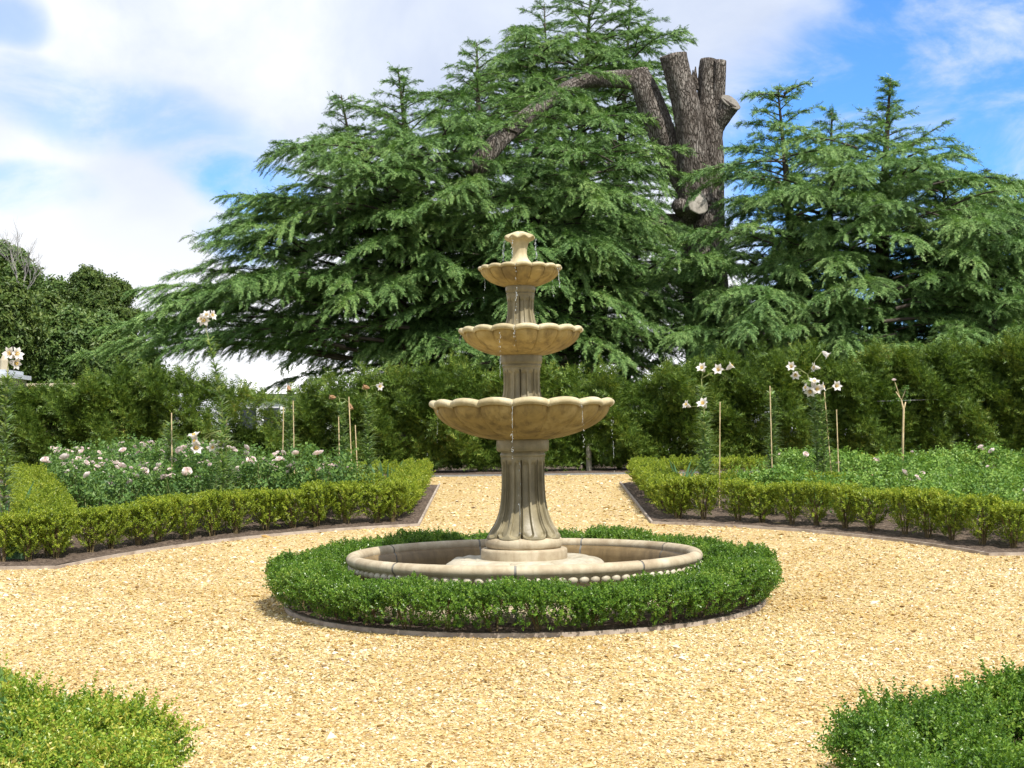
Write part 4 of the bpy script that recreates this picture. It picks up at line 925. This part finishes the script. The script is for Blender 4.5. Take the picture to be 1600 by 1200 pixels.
# ---------------------------------------------------------------- cedars
TUFT = [feather(5, .19, .075, .019, .05) for _ in range(10)]
class Tree:
    def __init__(s): s.pos = []; s.dir = []; s.up = []; s.sc = []; s.w = Geo()
    def branch(s, p0, d0, L, rise=.15, droop=.25, r0=None, width=.26, dens=1.0, steps=18, tip=1.0):
        """one cedar limb: arching axis, side shoots in a plane, twiglets hanging at their ends"""
        d0 = np.array(d0, float); h = np.array([d0[0], d0[1], 0]); h /= max(np.linalg.norm(h), 1e-6)
        u = np.linspace(0, 1, steps); wob = rng.normal(0, .02, 3) * L
        ax = p0 + h * (u * L)[:, None] + np.array([0, 0, 1.]) * (L * (rise * u - droop * u ** 2.4))[:, None] + np.outer(np.sin(u * 3.1), wob)
        if r0 is None: r0 = .006 * L + .008
        tube(s.w, ax - np.array([0, 0, .03]), r0 * (1 - u) ** 1.5 + .004, 5, cap=False)
        n2 = max(8, int(L / .092 * dens)); us = rng.uniform(.06, 1.0, n2) ** .85; side = np.where(np.arange(n2) % 2 == 0, 1, -1)
        b = np.stack([np.interp(us, u, ax[:, i]) for i in range(3)], 1); tan = np.stack([np.interp(us, u, np.gradient(ax[:, i], u)) for i in range(3)], 1); tan /= np.linalg.norm(tan, axis=1, keepdims=True)
        lat = np.cross(tan, [0, 0, 1.]); lat /= np.linalg.norm(lat, axis=1, keepdims=True)
        l2 = np.minimum(width * L, 1.3) * (np.sin(np.clip(us * 1.02, 0, 1) * math.pi * .93 + .1) * .75 + .25) * rng.uniform(.55, 1.15, n2)
        an = R_(58) - R_(30) * us + rng.normal(0, .2, n2)
        d2 = tan * np.cos(an)[:, None] + lat * (side * np.sin(an))[:, None] + np.array([0, 0, 1.]) * rng.normal(.06, .12, n2)[:, None]
        cnt = np.maximum(4, (l2 / .021).astype(int)); idx = np.repeat(np.arange(n2), cnt); m = len(idx); v = rng.uniform(.03, 1, m)
        pos = b[idx] + d2[idx] * (l2[idx] * v)[:, None]; pos[:, 2] -= .36 * l2[idx] * v ** 2.0 - rng.normal(0, .012, m)
        sd = np.cross(d2[idx], [0, 0, 1.]); sd /= np.maximum(np.linalg.norm(sd, axis=1, keepdims=True), 1e-6)
        dd = d2[idx] * .9 + sd * (rng.choice([-1, 1], m) * rng.uniform(0, .75, m) * (1 - .5 * v))[:, None] + np.array([0, 0, 1.]) * (-.10 - .75 * v * rng.uniform(.4, 1, m) + rng.normal(0, .10, m))[:, None]
        s.pos.append(pos); s.dir.append(dd); s.sc.append(rng.uniform(.55, .95, m) * (1.05 - .35 * v) * tip)
        # along the axis itself
        m = max(6, int(L / .03)); v = rng.uniform(.15, 1.0, m); pos = np.stack([np.interp(v, u, ax[:, i]) for i in range(3)], 1); dd = h + rng.normal(0, .45, (m, 3)); s.pos.append(pos); s.dir.append(dd); s.sc.append(rng.uniform(.6, 1.1, m) * tip)
    def leader(s, base, top, prof, nb, rb=.18, low=0.15, squash=1.0, rise=(.05, .55), droop=(.28, .25), dens=1.0, trunk=True, wide=1.0, tip=1.0):
        """upright leader with limbs all round; prof: (height above ground fraction from the top, limb length)"""
        base = np.array(base, float); top = np.array(top, float); H = top[2] - base[2]
        bend = np.array([rng.normal(0, .1), rng.normal(0, .1), 0])
        ax = np.array([base + (top - base) * t + bend * math.sin(t * 3.1) for t in np.linspace(0, 1, 16)])
        g = Geo(); tube(g, ax, np.linspace(rb, .012, 16), 9, wob=.05)
        for k in range(nb):
            t = low + (1 - low) * ((k + rng.random()) / nb) ** .92; t = min(t, .995)
            p0 = np.array([np.interp(t, np.linspace(0, 1, 16), ax[:, i]) for i in range(3)]); f_ = 1 - t
            L = float(np.interp(f_ * H, prof[0], prof[1])) * rng.uniform(.72, 1.08) * wide
            a_ = k * 2.39996 + rng.normal(0, .35); rs = rise[0] + (rise[1] - rise[0]) * t ** 1.5 + rng.normal(0, .05); dr = droop[0] + (droop[1] - droop[0]) * t
            s.branch(p0, (math.cos(a_), math.sin(a_) * squash, 0), max(L, .18), rs, dr, dens=dens, tip=tip)
        m = 60; v = rng.uniform(.85, 1.0, m) ; pos = base + (top - base) * v[:, None] + rng.normal(0, .03, (m, 3)); s.pos.append(pos); s.dir.append(rng.normal(0, .6, (m, 3)) + np.array([0, 0, .7])); s.sc.append(rng.uniform(.5, .9, m) * tip)
        return g
    def finish(s, root, loc, mat, scale=1.0):
        pos = np.concatenate(s.pos); d = np.concatenate(s.dir); sc = np.concatenate(s.sc) * scale
        g = Geo(); scatter(g, TUFT, pos, frames(d, roll=rng.normal(0, .5, len(pos))), sc)
        inv = tuple(-np.array(loc, float)); o = g.build('crown', mat, root, loc=inv); s.w.build('limbs', MAT['bark_dark'], root, loc=inv, smooth=True)
        print('tree tufts', len(pos)); return o
def pads(tr, poly, D, n, cx, depth=2.5, L=(1.4, 2.8)):
    '''layers of outward-reaching limbs filling the body of a crown'''
    poly = np.array(poly, float); xs_, ys_ = poly[:, 0], poly[:, 1]; k = 0
    while k < n:
        x = rng.uniform(xs_.min(), xs_.max()); y = rng.uniform(ys_.min(), ys_.max()); ins = False; j = len(poly) - 1
        for i in range(len(poly)):
            if (ys_[i] > y) != (ys_[j] > y) and x < (xs_[j] - xs_[i]) * (y - ys_[i]) / (ys_[j] - ys_[i]) + xs_[i]: ins = not ins
            j = i
        if not ins: continue
        k += 1; side = (x - cx) / 300 + rng.normal(0, .7); f_ = rng.random()
        tr.branch(P(x, y, D + depth * (f_ - .7)), (side, -rng.uniform(.1, 1.3) if f_ < .8 else .8, 0), rng.uniform(*L), rng.uniform(.08, .30), rng.uniform(.18, .42), width=.33, dens=1.35)
def gp(px, D): q = P(px, 600, D); return np.array([q[0], D, gz(q[0], D)])

# the great spreading cedar left of the bare trunk
CD = 30.0
t1 = Tree(); c0 = gp(800, CD); root = empty('cedar_tree', c0, 'huge spreading dark green cedar filling the sky behind the fountain', 'tree')
inv = tuple(-c0)
def lead(tr, bx, tx, ty, D, prof, nb, **k):
    g = tr.leader(gp(bx, D), P(tx, ty, D), prof, nb, **k); g.build('trunk', MAT['bark_dark'], root, loc=tuple(-np.array(root.location)), smooth=True)
lead(t1, 880, 925, -30, 37, ([0, .5, 1.5, 2.6, 4, 7, 12], [.3, .9, 2.0, 2.5, 3.2, 4.6, 5.0]), 120, rb=.35, low=.25)
lead(t1, 900, 985, -12, 37.5, ([0, .5, 1.5, 3, 6, 12], [.3, .8, 1.5, 2.0, 2.8, 3]), 55, rb=.25, low=.45)
lead(t1, 880, 850, 6, 36.0, ([0, .5, 1.5, 3, 6, 12], [.3, .7, 1.2, 1.8, 2.8, 3]), 50, rb=.25, low=.45)
lead(t1, 760, 745, 66, 31.0, ([0, .4, 1.2, 2.2, 4, 10], [.2, .55, 1.2, 2.1, 3.4, 4.4]), 95, rb=.3, low=.2)
lead(t1, 690, 622, 108, 30.5, ([0, .4, 1.0, 2.0, 4, 9], [.2, .5, 1.1, 2.1, 3.4, 4.5]), 95, rb=.3, low=.2)
lead(t1, 640, 533, 148, 30.5, ([0, .4, 1.0, 2.0, 4, 9], [.2, .4, .9, 1.7, 3.0, 4.0]), 70, rb=.22, low=.2)
# front bank of foliage that comes forward over the hedge
lead(t1, 860, 840, 300, 27.5, ([0, .6, 1.5, 3, 6], [.6, 1.6, 2.6, 3.4, 3.6]), 60, rb=.2, low=.28, rise=(.05, .2))
lead(t1, 960, 1000, 330, 28.5, ([0, .6, 1.5, 3, 6], [.5, 1.3, 1.9, 2.4, 2.8]), 46, rb=.2, low=.12, rise=(.05, .2))
lead(t1, 620, 600, 270, 28.0, ([0, .6, 1.5, 3, 6], [.6, 1.6, 2.4, 3.2, 3.6]), 46, rb=.2, low=.42, rise=(.05, .2))
# named silhouettes: long limbs reaching out to these photo points
for (sx, sy, ex, ey, D, w_) in ((640, 300, 434, 222, 30, .22), (620, 330, 440, 262, 29.5, .2), (600, 380, 340, 308, 29.5, .2), (600, 400, 350, 335, 29, .2), (600, 430, 300, 368, 29.5, .2), (590, 440, 380, 390, 29, .2), (590, 470, 330, 446, 29, .2), (600, 500, 235, 468, 28.5, .18),
                                (560, 520, 225, 490, 28, .2), (560, 530, 160, 513, 28, .16), (560, 545, 170, 535, 27.5, .16), (540, 560, 112, 556, 28, .15), (560, 560, 180, 570, 28.5, .15), (540, 540, 330, 520, 27, .25), (500, 500, 250, 520, 27.5, .22), (520, 520, 260, 548, 27, .22), (600, 530, 400, 545, 27, .22), (640, 510, 470, 530, 27, .24), (560, 530, 420, 500, 27, .25),
                                (640, 200, 525, 160, 30.5, .28), (930, 90, 1080, 62, 36.5, .22), (920, 110, 1050, 100, 37, .25), (900, 100, 785, 72, 36, .25), (860, 140, 790, 84, 35.5, .3),
                                (870, 285, 1070, 272, 29.0, .17), (840, 325, 1040, 318, 28.5, .17), (870, 375, 1060, 372, 28.5, .18), (900, 420, 1160, 425, 28.5, .2), (900, 450, 1130, 452, 28, .22), (860, 470, 1110, 485, 27.5, .22), (880, 250, 1030, 238, 29.5, .2), (880, 200, 1020, 188, 29.5, .2),
                                (880, 530, 1120, 540, 27, .2), (760, 570, 900, 600, 25.5, .25), (800, 560, 680, 590, 25.5, .25)):
    a = P(sx, sy, D); b = P(ex, ey, D - rng.uniform(0, .8)); v = b - a; L = math.hypot(v[0], v[1]); dr = .22; rise = v[2] / L + dr
    t1.branch(a, v, L, rise, dr, width=w_ * 1.15, dens=1.35, r0=.04)
pads(t1, [(520, 300), (600, 230), (700, 200), (740, 280), (840, 270), (900, 300), (930, 330), (960, 420), (1090, 460), (1110, 540), (930, 530), (900, 570), (760, 560), (640, 520), (330, 515), (330, 490), (430, 440), (470, 380)], 28.8, 270, 760)
pads(t1, [(830, 60), (1000, 60), (980, 200), (800, 230), (740, 160)], 35.5, 95, 930, L=(1.2, 2.2))
pads(t1, [(740, 215), (830, 135), (880, 118), (900, 150), (980, 235), (960, 290), (800, 270)], 28.0, 50, 860, L=(.8, 1.5))
t1.finish(root, c0, MAT['cedar'], 1.0)

# right-hand cedar
t2 = Tree(); CD2 = 27.5; c0 = gp(1370, CD2); root = empty('cedar_tree', c0, 'bright green cedar with three spiky tops to the right of the bare trunk', 'tree')
lead(t2, 1385, 1392, 122, 27.5, ([0, .7, .9, 1.5, 2.5, 4, 8], [.15, .25, .7, 1.25, 1.9, 2.9, 3.8]), 120, rb=.28, low=.14)
lead(t2, 1260, 1215, 138, 28.0, ([0, .5, 1.2, 2.2, 4, 8], [.35, .6, 1.1, 1.4, 2.4, 3.0]), 85, rb=.22, low=.16)
lead(t2, 1300, 1300, 172, 28.0, ([0, .5, 1.2, 2.2, 4, 8], [.2, .45, .8, 1.2, 2.2, 3.0]), 60, rb=.18, low=.2)
lead(t2, 1480, 1475, 270, 27.0, ([0, .5, 1.2, 2.2, 4, 8], [.3, .7, 1.3, 2.0, 2.8, 3.2]), 60, rb=.2, low=.16)
lead(t2, 1540, 1560, 400, 25.0, ([0, .5, 1.2, 2.2, 4, 8], [.6, 1.2, 1.9, 2.4, 2.8, 3.2]), 40, rb=.2, low=.16)
for (sx, sy, ex, ey, D, w_) in ((1270, 250, 1140, 232, 28, .22), (1280, 300, 1140, 270, 27.5, .22), (1280, 330, 1130, 312, 27.5, .22), (1300, 400, 1150, 365, 27, .2), (1300, 470, 1120, 470, 26.5, .2), (1300, 500, 1135, 520, 26, .2), (1350, 480, 1200, 500, 25.5, .22),
                                (1400, 450, 1590, 425, 25.5, .2), (1400, 480, 1610, 470, 25, .2), (1380, 500, 1600, 520, 25, .2), (1400, 520, 1290, 560, 25, .22), (1450, 530, 1600, 555, 25, .22), (1420, 230, 1480, 190, 27.5, .25), (1230, 150, 1165, 150, 28, .3), (1225, 145, 1270, 128, 28, .25)):
    a = P(sx, sy, D); b = P(ex, ey, D - rng.uniform(0, .8)); v = b - a; L = math.hypot(v[0], v[1]); dr = .22; rise = v[2] / L + dr
    t2.branch(a, v, L, rise, dr, width=w_ * 1.15, dens=1.35, r0=.035)
pads(t2, [(1200, 240), (1240, 200), (1300, 230), (1360, 200), (1430, 230), (1470, 300), (1580, 340), (1600, 560), (1160, 560), (1170, 400), (1220, 340)], 26.8, 190, 1380, L=(1.1, 2.2))
pads(t2, [(1180, 330), (1260, 260), (1460, 280), (1600, 340), (1600, 470), (1180, 470)], 28.6, 70, 1380, L=(1.2, 2.2))
t2.finish(root, c0, MAT['cedar_light'], 1.0)
# darker cedar at the right edge, further off
t3 = Tree(); c0 = gp(1600, 34); root = empty('cedar_tree', c0, 'darker cedar at the right edge behind the bright green one', 'tree')
lead(t3, 1600, 1585, 282, 34, ([0, .5, 1.2, 2.2, 4, 8], [.6, 1.2, 1.8, 2.6, 3.4, 4]), 70, rb=.25, low=.2, tip=1.2)
lead(t3, 1540, 1535, 278, 34.5, ([0, .5, 1.2, 2.2, 4, 8], [.4, .9, 1.4, 2.0, 2.8, 3]), 50, rb=.2, low=.2, tip=1.2)
t3.finish(root, c0, MAT['dark_tree'], 1.1)

# ---------------------------------------------------------------- bare pollarded trunk
TD = 29.5
tb = gp(1105, TD); root = empty('pollarded_tree', tb, 'massive bare grey trunk with sawn-off limbs rising above the cedars', 'tree')
def limb(name, pts, mat=MAT['bark_grey'], parent=None, cap_end=True, n=22, sub=5, wob=.035):
    """pts: (px, py, radius_px, depth offset)"""
    A = np.array([[*P(p[0], p[1], TD + p[3]), p[2] * (TD + p[3]) / FPX] for p in pts]); S = smoothprof(A, sub)
    g = Geo(); ph = rng.uniform(0, 6.28, 3); base = g.n
    tube(g, S[:, :3], S[:, 3], n, cap=True)
    V = g.V[0].reshape(len(S), n, 3); c = S[:, None, :3]; a_ = np.arange(n) * 2 * math.pi / n; q = np.arange(len(S))[:, None] * .25
    k = 1 + .05 * np.sin(3 * a_[None] + ph[0] + q * .6) + .035 * np.sin(5 * a_[None] + ph[1] - q) + wob * rng.standard_normal((len(S), n)) * .5
    g.V[0] = (c + (V - c) * k[..., None]).reshape(-1, 3)
    return g.build(name, mat, parent if parent else root, smooth=True, loc=tuple(-tb))
def cutface(name, px, py, rpx, dirv, parent, d=0.0, hollow=False):
    c = P(px, py, TD + d); r = rpx * TD / FPX; dirv = np.array(dirv, float); dirv /= np.linalg.norm(dirv); fr = frames(dirv[None])[0]; g = Geo(); V = []; n = 20
    for rr, zz in ((1.03, -.14), (1.05, .0), (.98, .05), (.6, .06), (.25, .05), (.02, .045)):
        for k in range(n):
            a_ = k * 2 * math.pi / n; w_ = 1 + .05 * math.sin(3 * a_ + px) + .03 * math.sin(7 * a_); V.append(fr @ np.array([rr * r * w_ * math.cos(a_), rr * r * w_ * math.sin(a_), zz * r * (1 if rr > .5 else 1 + rng.normal(0, .3))]) + c)
    F = [[i * n + k, i * n + (k + 1) % n, (i + 1) * n + (k + 1) % n, (i + 1) * n + k] for i in range(5) for k in range(n)]
    g.add(np.array(V), F); g.build(name, MAT['cut_wood'] if parent is lh else MAT['cut_grey'], parent, smooth=False, loc=None)
trunk = limb('trunk', [(1112, 640, 42, 0), (1110, 560, 37, 0), (1106, 480, 35, 0), (1100, 400, 34, 0), (1094, 330, 33, 0), (1090, 280, 30, 0), (1088, 240, 24, 0)])
la = limb('limb', [(1090, 320, 26, -.2), (1086, 270, 24, -.25), (1081, 220, 22.5, -.3), (1073, 165, 22, -.3), (1061, 125, 21, -.3), (1051, 88, 21.5, -.3)])
lb = limb('limb', [(1116, 470, 17, -.1), (1117, 380, 15, -.1), (1117, 300, 14, -.15), (1115, 240, 16, -.1), (1108, 190, 19, 0), (1106, 150, 16, .05), (1106, 120, 15, .05), (1108, 94, 15, .05)])
lc = limb('limb', [(1112, 250, 14, 0), (1118, 190, 13, -.05), (1123, 140, 10, -.1), (1125, 95, 9.5, -.1)])
ld = limb('limb', [(1100, 245, 16, .05), (1115, 205, 15, .0), (1127, 182, 16, -.1), (1141, 160, 17, -.2)], sub=6)
le = limb('limb', [(1085, 300, 24, .1), (1064, 262, 24, .1), (1044, 228, 22, .1), (1028, 192, 22, .1), (1014, 158, 21, .1), (1004, 130, 18, .1), (1000, 108, 12, .1)])
lf = limb('limb', [(1014, 148, 17, .08), (998, 129, 16, .1), (976, 124, 14.5, .1), (950, 124, 13, .1), (922, 125, 12, .1), (895, 134, 11.5, 0), (865, 152, 12, -.3), (840, 170, 12.5, -.7), (810, 195, 13.5, -1.0), (785, 215, 14.5, -1.3), (762, 240, 16, -1.5), (735, 272, 17, -1.6)])
lg = limb('limb', [(1085, 345, 24, -.2), (1060, 350, 17, -.3), (1030, 350, 15, -.4), (1000, 350, 12, -.5), (965, 352, 10, -.6)])
lh = limb('limb', [(1075, 340, 18, -.3), (1083, 325, 16, -.7), (1089, 318, 15.5, -.95)])
li = limb('limb', [(1070, 330, 14, -.3), (1062, 322, 13, -.7), (1057, 318, 10, -.8)])
cutface('cut_face', 1051, 88, 19.5, (-.1, -.12, 1), la, -.3); cutface('cut_face', 1108, 94, 14, (.05, -.2, 1), lb, .05); cutface('cut_face', 1125, 95, 9, (.1, -.2, 1), lc, -.1)
cutface('cut_face', 1142, 159, 16.5, (.45, -.62, .62), ld, -.24); cutface('cut_face', 1091, 318, 16, (.35, -.9, .1), lh, -1.0)
# jagged broken wood between the upper limbs
g = Geo()
for k in range(7):
    px = 1083 + k * 2.2; tube(g, np.array([P(px, 140, TD + .05), P(px + rng.normal(0, 1), 112 + rng.uniform(-12, 10), TD + .05)]) - tb, [.07, .012], 6)
g.build('splinters', MAT['bark_grey'], root)

# ---------------------------------------------------------------- background trees and buildings
CL = [sprig(7, .32, .17, .085, .4, True) for _ in range(8)]
CLS = [sprig(8, .26, .12, .06, .5, True) for _ in range(8)]
def leafy(px, D, top, wpx, label, mat, n=6000, bottom=600, name='broadleaf_tree', temps=CL, lobes=16, cat='tree', seed=0, group=None, shape=1.0):
    b = gp(px, D); root = empty(name, b, label, cat, group); H = P(px, top, D)[2] - b[2]; W = wpx * D / FPX / 2; zb = P(px, bottom, D)[2] - b[2]
    g = Geo(); r_ = np.random.default_rng(seed + 3)
    C = []
    for k in range(lobes):
        t = (k + .5) / lobes; zc = zb + (H - zb) * (.12 + .80 * t); ww = W * math.sqrt(max(0, 1 - (2 * (.15 + .8 * t) - 1) ** 2)) * shape; a_ = k * 2.4 + r_.normal(0, .3); C.append((ww * .62 * math.cos(a_), ww * .62 * math.sin(a_), zc, max(.3 * W, .45 * ww) * r_.uniform(.8, 1.1)))
    C = np.array(C); q = rng.integers(0, lobes, n); d = rng.normal(0, 1, (n, 3)); d /= np.linalg.norm(d, axis=1, keepdims=True); rad = rng.uniform(.55, 1.05, n) ** .6
    wv = 1 + .18 * np.sin(d[:, 0] * 7 + q) + .15 * np.sin(d[:, 2] * 9 + q * 2)
    pos = C[q, :3] + d * (C[q, 3] * rad * wv)[:, None] * np.array([1, 1, .8]); dirv = d + np.array([0, 0, .3]) + rng.normal(0, .5, (n, 3))
    scatter(g, temps, pos, frames(dirv, roll=rng.uniform(0, 6.28, n)), rng.uniform(.6, 1.2, n)); g.build('crown', mat, root)
    g = Geo(); tube(g, [[0, 0, -.1], [.1, 0, H * .4], [0, .1, H * .85]], [W * .09 + .08, W * .06 + .05, .03], 9)
    for k in range(lobes): c = C[k]; tube(g, [[0, 0, c[2] * .45], [c[0] * .5, c[1] * .5, c[2] * .8], [c[0], c[1], c[2]]], [.08, .05, .02], 6)
    g.build('trunk', MAT['bark_dark'], root, smooth=True); return root
grp = 'dark trees at the left beyond the wall'
leafy(150, 46, 428, 125, 'dark olive round-topped tree tallest at the left, beside the cedar', MAT['dark_tree'], 15000, seed=1, group=grp, temps=CLS)
leafy(98, 48, 440, 90, 'mid green tree between the round-topped tree and the bare branches', MAT['mid_tree'], 5000, seed=2, group=grp)
leafy(10, 50, 385, 130, 'tallest green tree cut by the left edge of the photo', MAT['mid_tree'], 12000, seed=3, group=grp)
leafy(60, 44, 470, 150, 'broad bushy tree low in front of the left tree group', MAT['dark_tree'], 12000, seed=4, group=grp, bottom=610)
leafy(130, 42, 500, 150, 'low spreading green tree above the brick wall', MAT['mid_tree'], 12000, seed=5, group=grp, bottom=615)
leafy(185, 41, 540, 110, 'olive shrub beneath the lowest cedar limbs at the left', MAT['dark_tree'], 5000, seed=6, group=grp, bottom=620, name='shrub', cat='shrub')
leafy(-10, 40, 440, 120, 'dark tree behind the stone building at the left edge', MAT['dark_tree'], 6000, seed=9, group=grp, bottom=600)
leafy(1212, 40, 520, 110, 'purple-leaved shrub behind the right yew hedge', MAT['copper_leaf'], 5000, seed=7, bottom=580, name='copper_shrub', cat='shrub')
leafy(1155, 60, 500, 120, 'soft green tree seen through the gap right of the bare trunk', MAT['rose_leaf'], 4000, seed=8, bottom=580)
# bare-branched tree
b = gp(30, 47); root = empty('bare_tree', b, 'thin leafless tree standing above the left tree group', 'tree'); g = Geo()
def twigs(p, d, L, r, lev):
    q = p + d * L; m = (p + q) / 2 + rng.normal(0, .04 * L, 3); tube(g, [p, m, q], [r, r * .8, r * .6], 5, cap=False)
    if lev == 0: return
    for k in range(3 if lev > 1 else 4):
        nd = d + rng.normal(0, .38, 3) + np.array([0, 0, .15]); nd /= np.linalg.norm(nd); twigs(p + (q - p) * rng.uniform(.5, 1), nd, L * rng.uniform(.55, .8), r * .55, lev - 1)
pp = P(35, 470, 47) - b; tube(g, [[0, 0, 0], pp * .5, pp], [.2, .14, .09], 8)
for dx, L in ((-.2, 1.2), (.1, 1.25), (.5, .9)): twigs(pp, np.array([dx, 0, 1.]) / math.hypot(dx, 1), L, .026, 4)
g.build('trunk', surfmat('grey_twig', [(.3, (.24, .22, .21)), (.7, (.36, .34, .33))], bump=0), root)
# brick wall
g = Geo(); a = P(-10, 606, 38); b_ = P(215, 603, 38); zb = -.2; c = (a + b_) / 2; box(g, (c[0], 38, (a[2] + zb) / 2), (b_[0] - a[0], .35, a[2] - zb))
root = empty('garden_wall', (c[0], 38, 0), 'old brown brick garden wall below the trees at the left', 'wall'); g.build('wall', MAT['old_brick'], root, loc=(-c[0], -38, 0))
g = Geo(); box(g, (0, 0, a[2] + .05), (b_[0] - a[0] + .1, .45, .09)); g.build('coping', MAT['old_stone'], root)
for k in range(5):
    g = Geo(); box(g, (-1.7 + k * .85, -.22, a[2] / 2 - .02), (.16, .1, a[2] + .1)); g.build('pier', MAT['rust_paint'], root)
# stone outbuilding at the left edge
b = gp(-14, 30); root = empty('stone_building', (b[0], 30, b[2]), 'corner of a pale stone building at the left edge of the photo', 'building')
hz = P(0, 590, 30)[2] - b[2]; x1 = P(11, 600, 30)[0] - b[0]; g = Geo(); box(g, (x1 - 1.2, .6, hz / 2), (2.4, 1.2, hz)); g.build('wall', MAT['old_stone'], root)
g = Geo(); box(g, (x1 - 1.17, .6, hz + .04), (2.52, 1.32, .09)); box(g, (x1 - 1.2, .6, hz + .13), (2.3, 1.1, .10)); g.build('cornice', MAT['roof_metal'], root)
for k in range(3):
    g = Geo(); tube(g, [[x1 - .12 - k * .5, .15, hz + .15], [x1 - .12 - k * .5, .15, hz + .38], [x1 - .12 - k * .5, .15, hz + .52]], [.10, .09, .02], 8)
    g.build('pinnacle', MAT['old_stone'], root)
# white marquee beyond the hedge
b = gp(710, 46); root = empty('marquee', (b[0], 46, b[2]), 'long white marquee glimpsed under the cedar limbs behind the yew hedge', 'tent')
xa = P(375, 600, 46)[0] - b[0]; xb = P(1045, 600, 46)[0] - b[0]; ze = P(700, 612, 46)[2] - b[2]; zr = P(700, 560, 46)[2] - b[2]
g = Geo(); box(g, ((xa + xb) / 2, 2.5, ze / 2), (xb - xa, 5, ze)); g.build('wall', MAT['white_paint'], root)
g = Geo(); V = [[xa - .2, -.25, ze + .003], [xb + .2, -.25, ze + .003], [xb + .2, 2.5, zr], [xa - .2, 2.5, zr], [xa - .2, 5.25, ze + .003], [xb + .2, 5.25, ze + .003]]
g.add(V, [[0, 1, 2, 3], [3, 2, 5, 4], [0, 4, 5, 1]]); g.add(np.array(V)[[0, 3, 4]], [[0, 1, 2]]); g.add(np.array(V)[[1, 5, 2]], [[0, 1, 2]]); g.build('roof', MAT['white_paint'], root)
for px in (388, 425, 470, 560, 640, 980, 1020):
    xx = P(px, 600, 46)[0] - b[0]; g = Geo(); box(g, (xx, -.02, ze * .48), (.55, .05, ze * .62)); wn_ = g.build('window', MAT['slate'], root)
    g = Geo(); box(g, (xx - .30, -.04, ze * .48), (.06, .08, ze * .66)); box(g, (xx + .30, -.04, ze * .48), (.06, .08, ze * .66)); g.build('frame', MAT['white_paint'], wn_)
# small shed
b = gp(1150, 38); root = empty('garden_shed', (b[0], 38, b[2]), 'small dark red shed with a pale metal roof behind the right yew hedge', 'shed'); ze = P(1150, 574, 38)[2] - b[2]; zr = P(1150, 560, 38)[2] - b[2]; hw = 24 * 38 / FPX
g = Geo(); box(g, (0, .6, ze / 2), (hw * 2 - .1, 1.2, ze)); g.build('wall', MAT['rust_paint'], root)
g = Geo(); V = np.array([[-hw, -.1, ze + .003], [hw, -.1, ze + .003], [hw, 1.0, zr], [-hw, 1.0, zr], [-hw, 1.3, ze + .003], [hw, 1.3, ze + .003]]); g.add(V, [[0, 1, 2, 3], [3, 2, 5, 4], [0, 4, 5, 1]]); g.add(V[[0, 3, 4]], [[0, 1, 2]]); g.add(V[[1, 5, 2]], [[0, 1, 2]]); g.build('roof', MAT['roof_metal'], root)
print('objects', len(bpy.data.objects), 'tris', sum(len(o.data.polygons) for o in bpy.data.objects if o.type == 'MESH'))
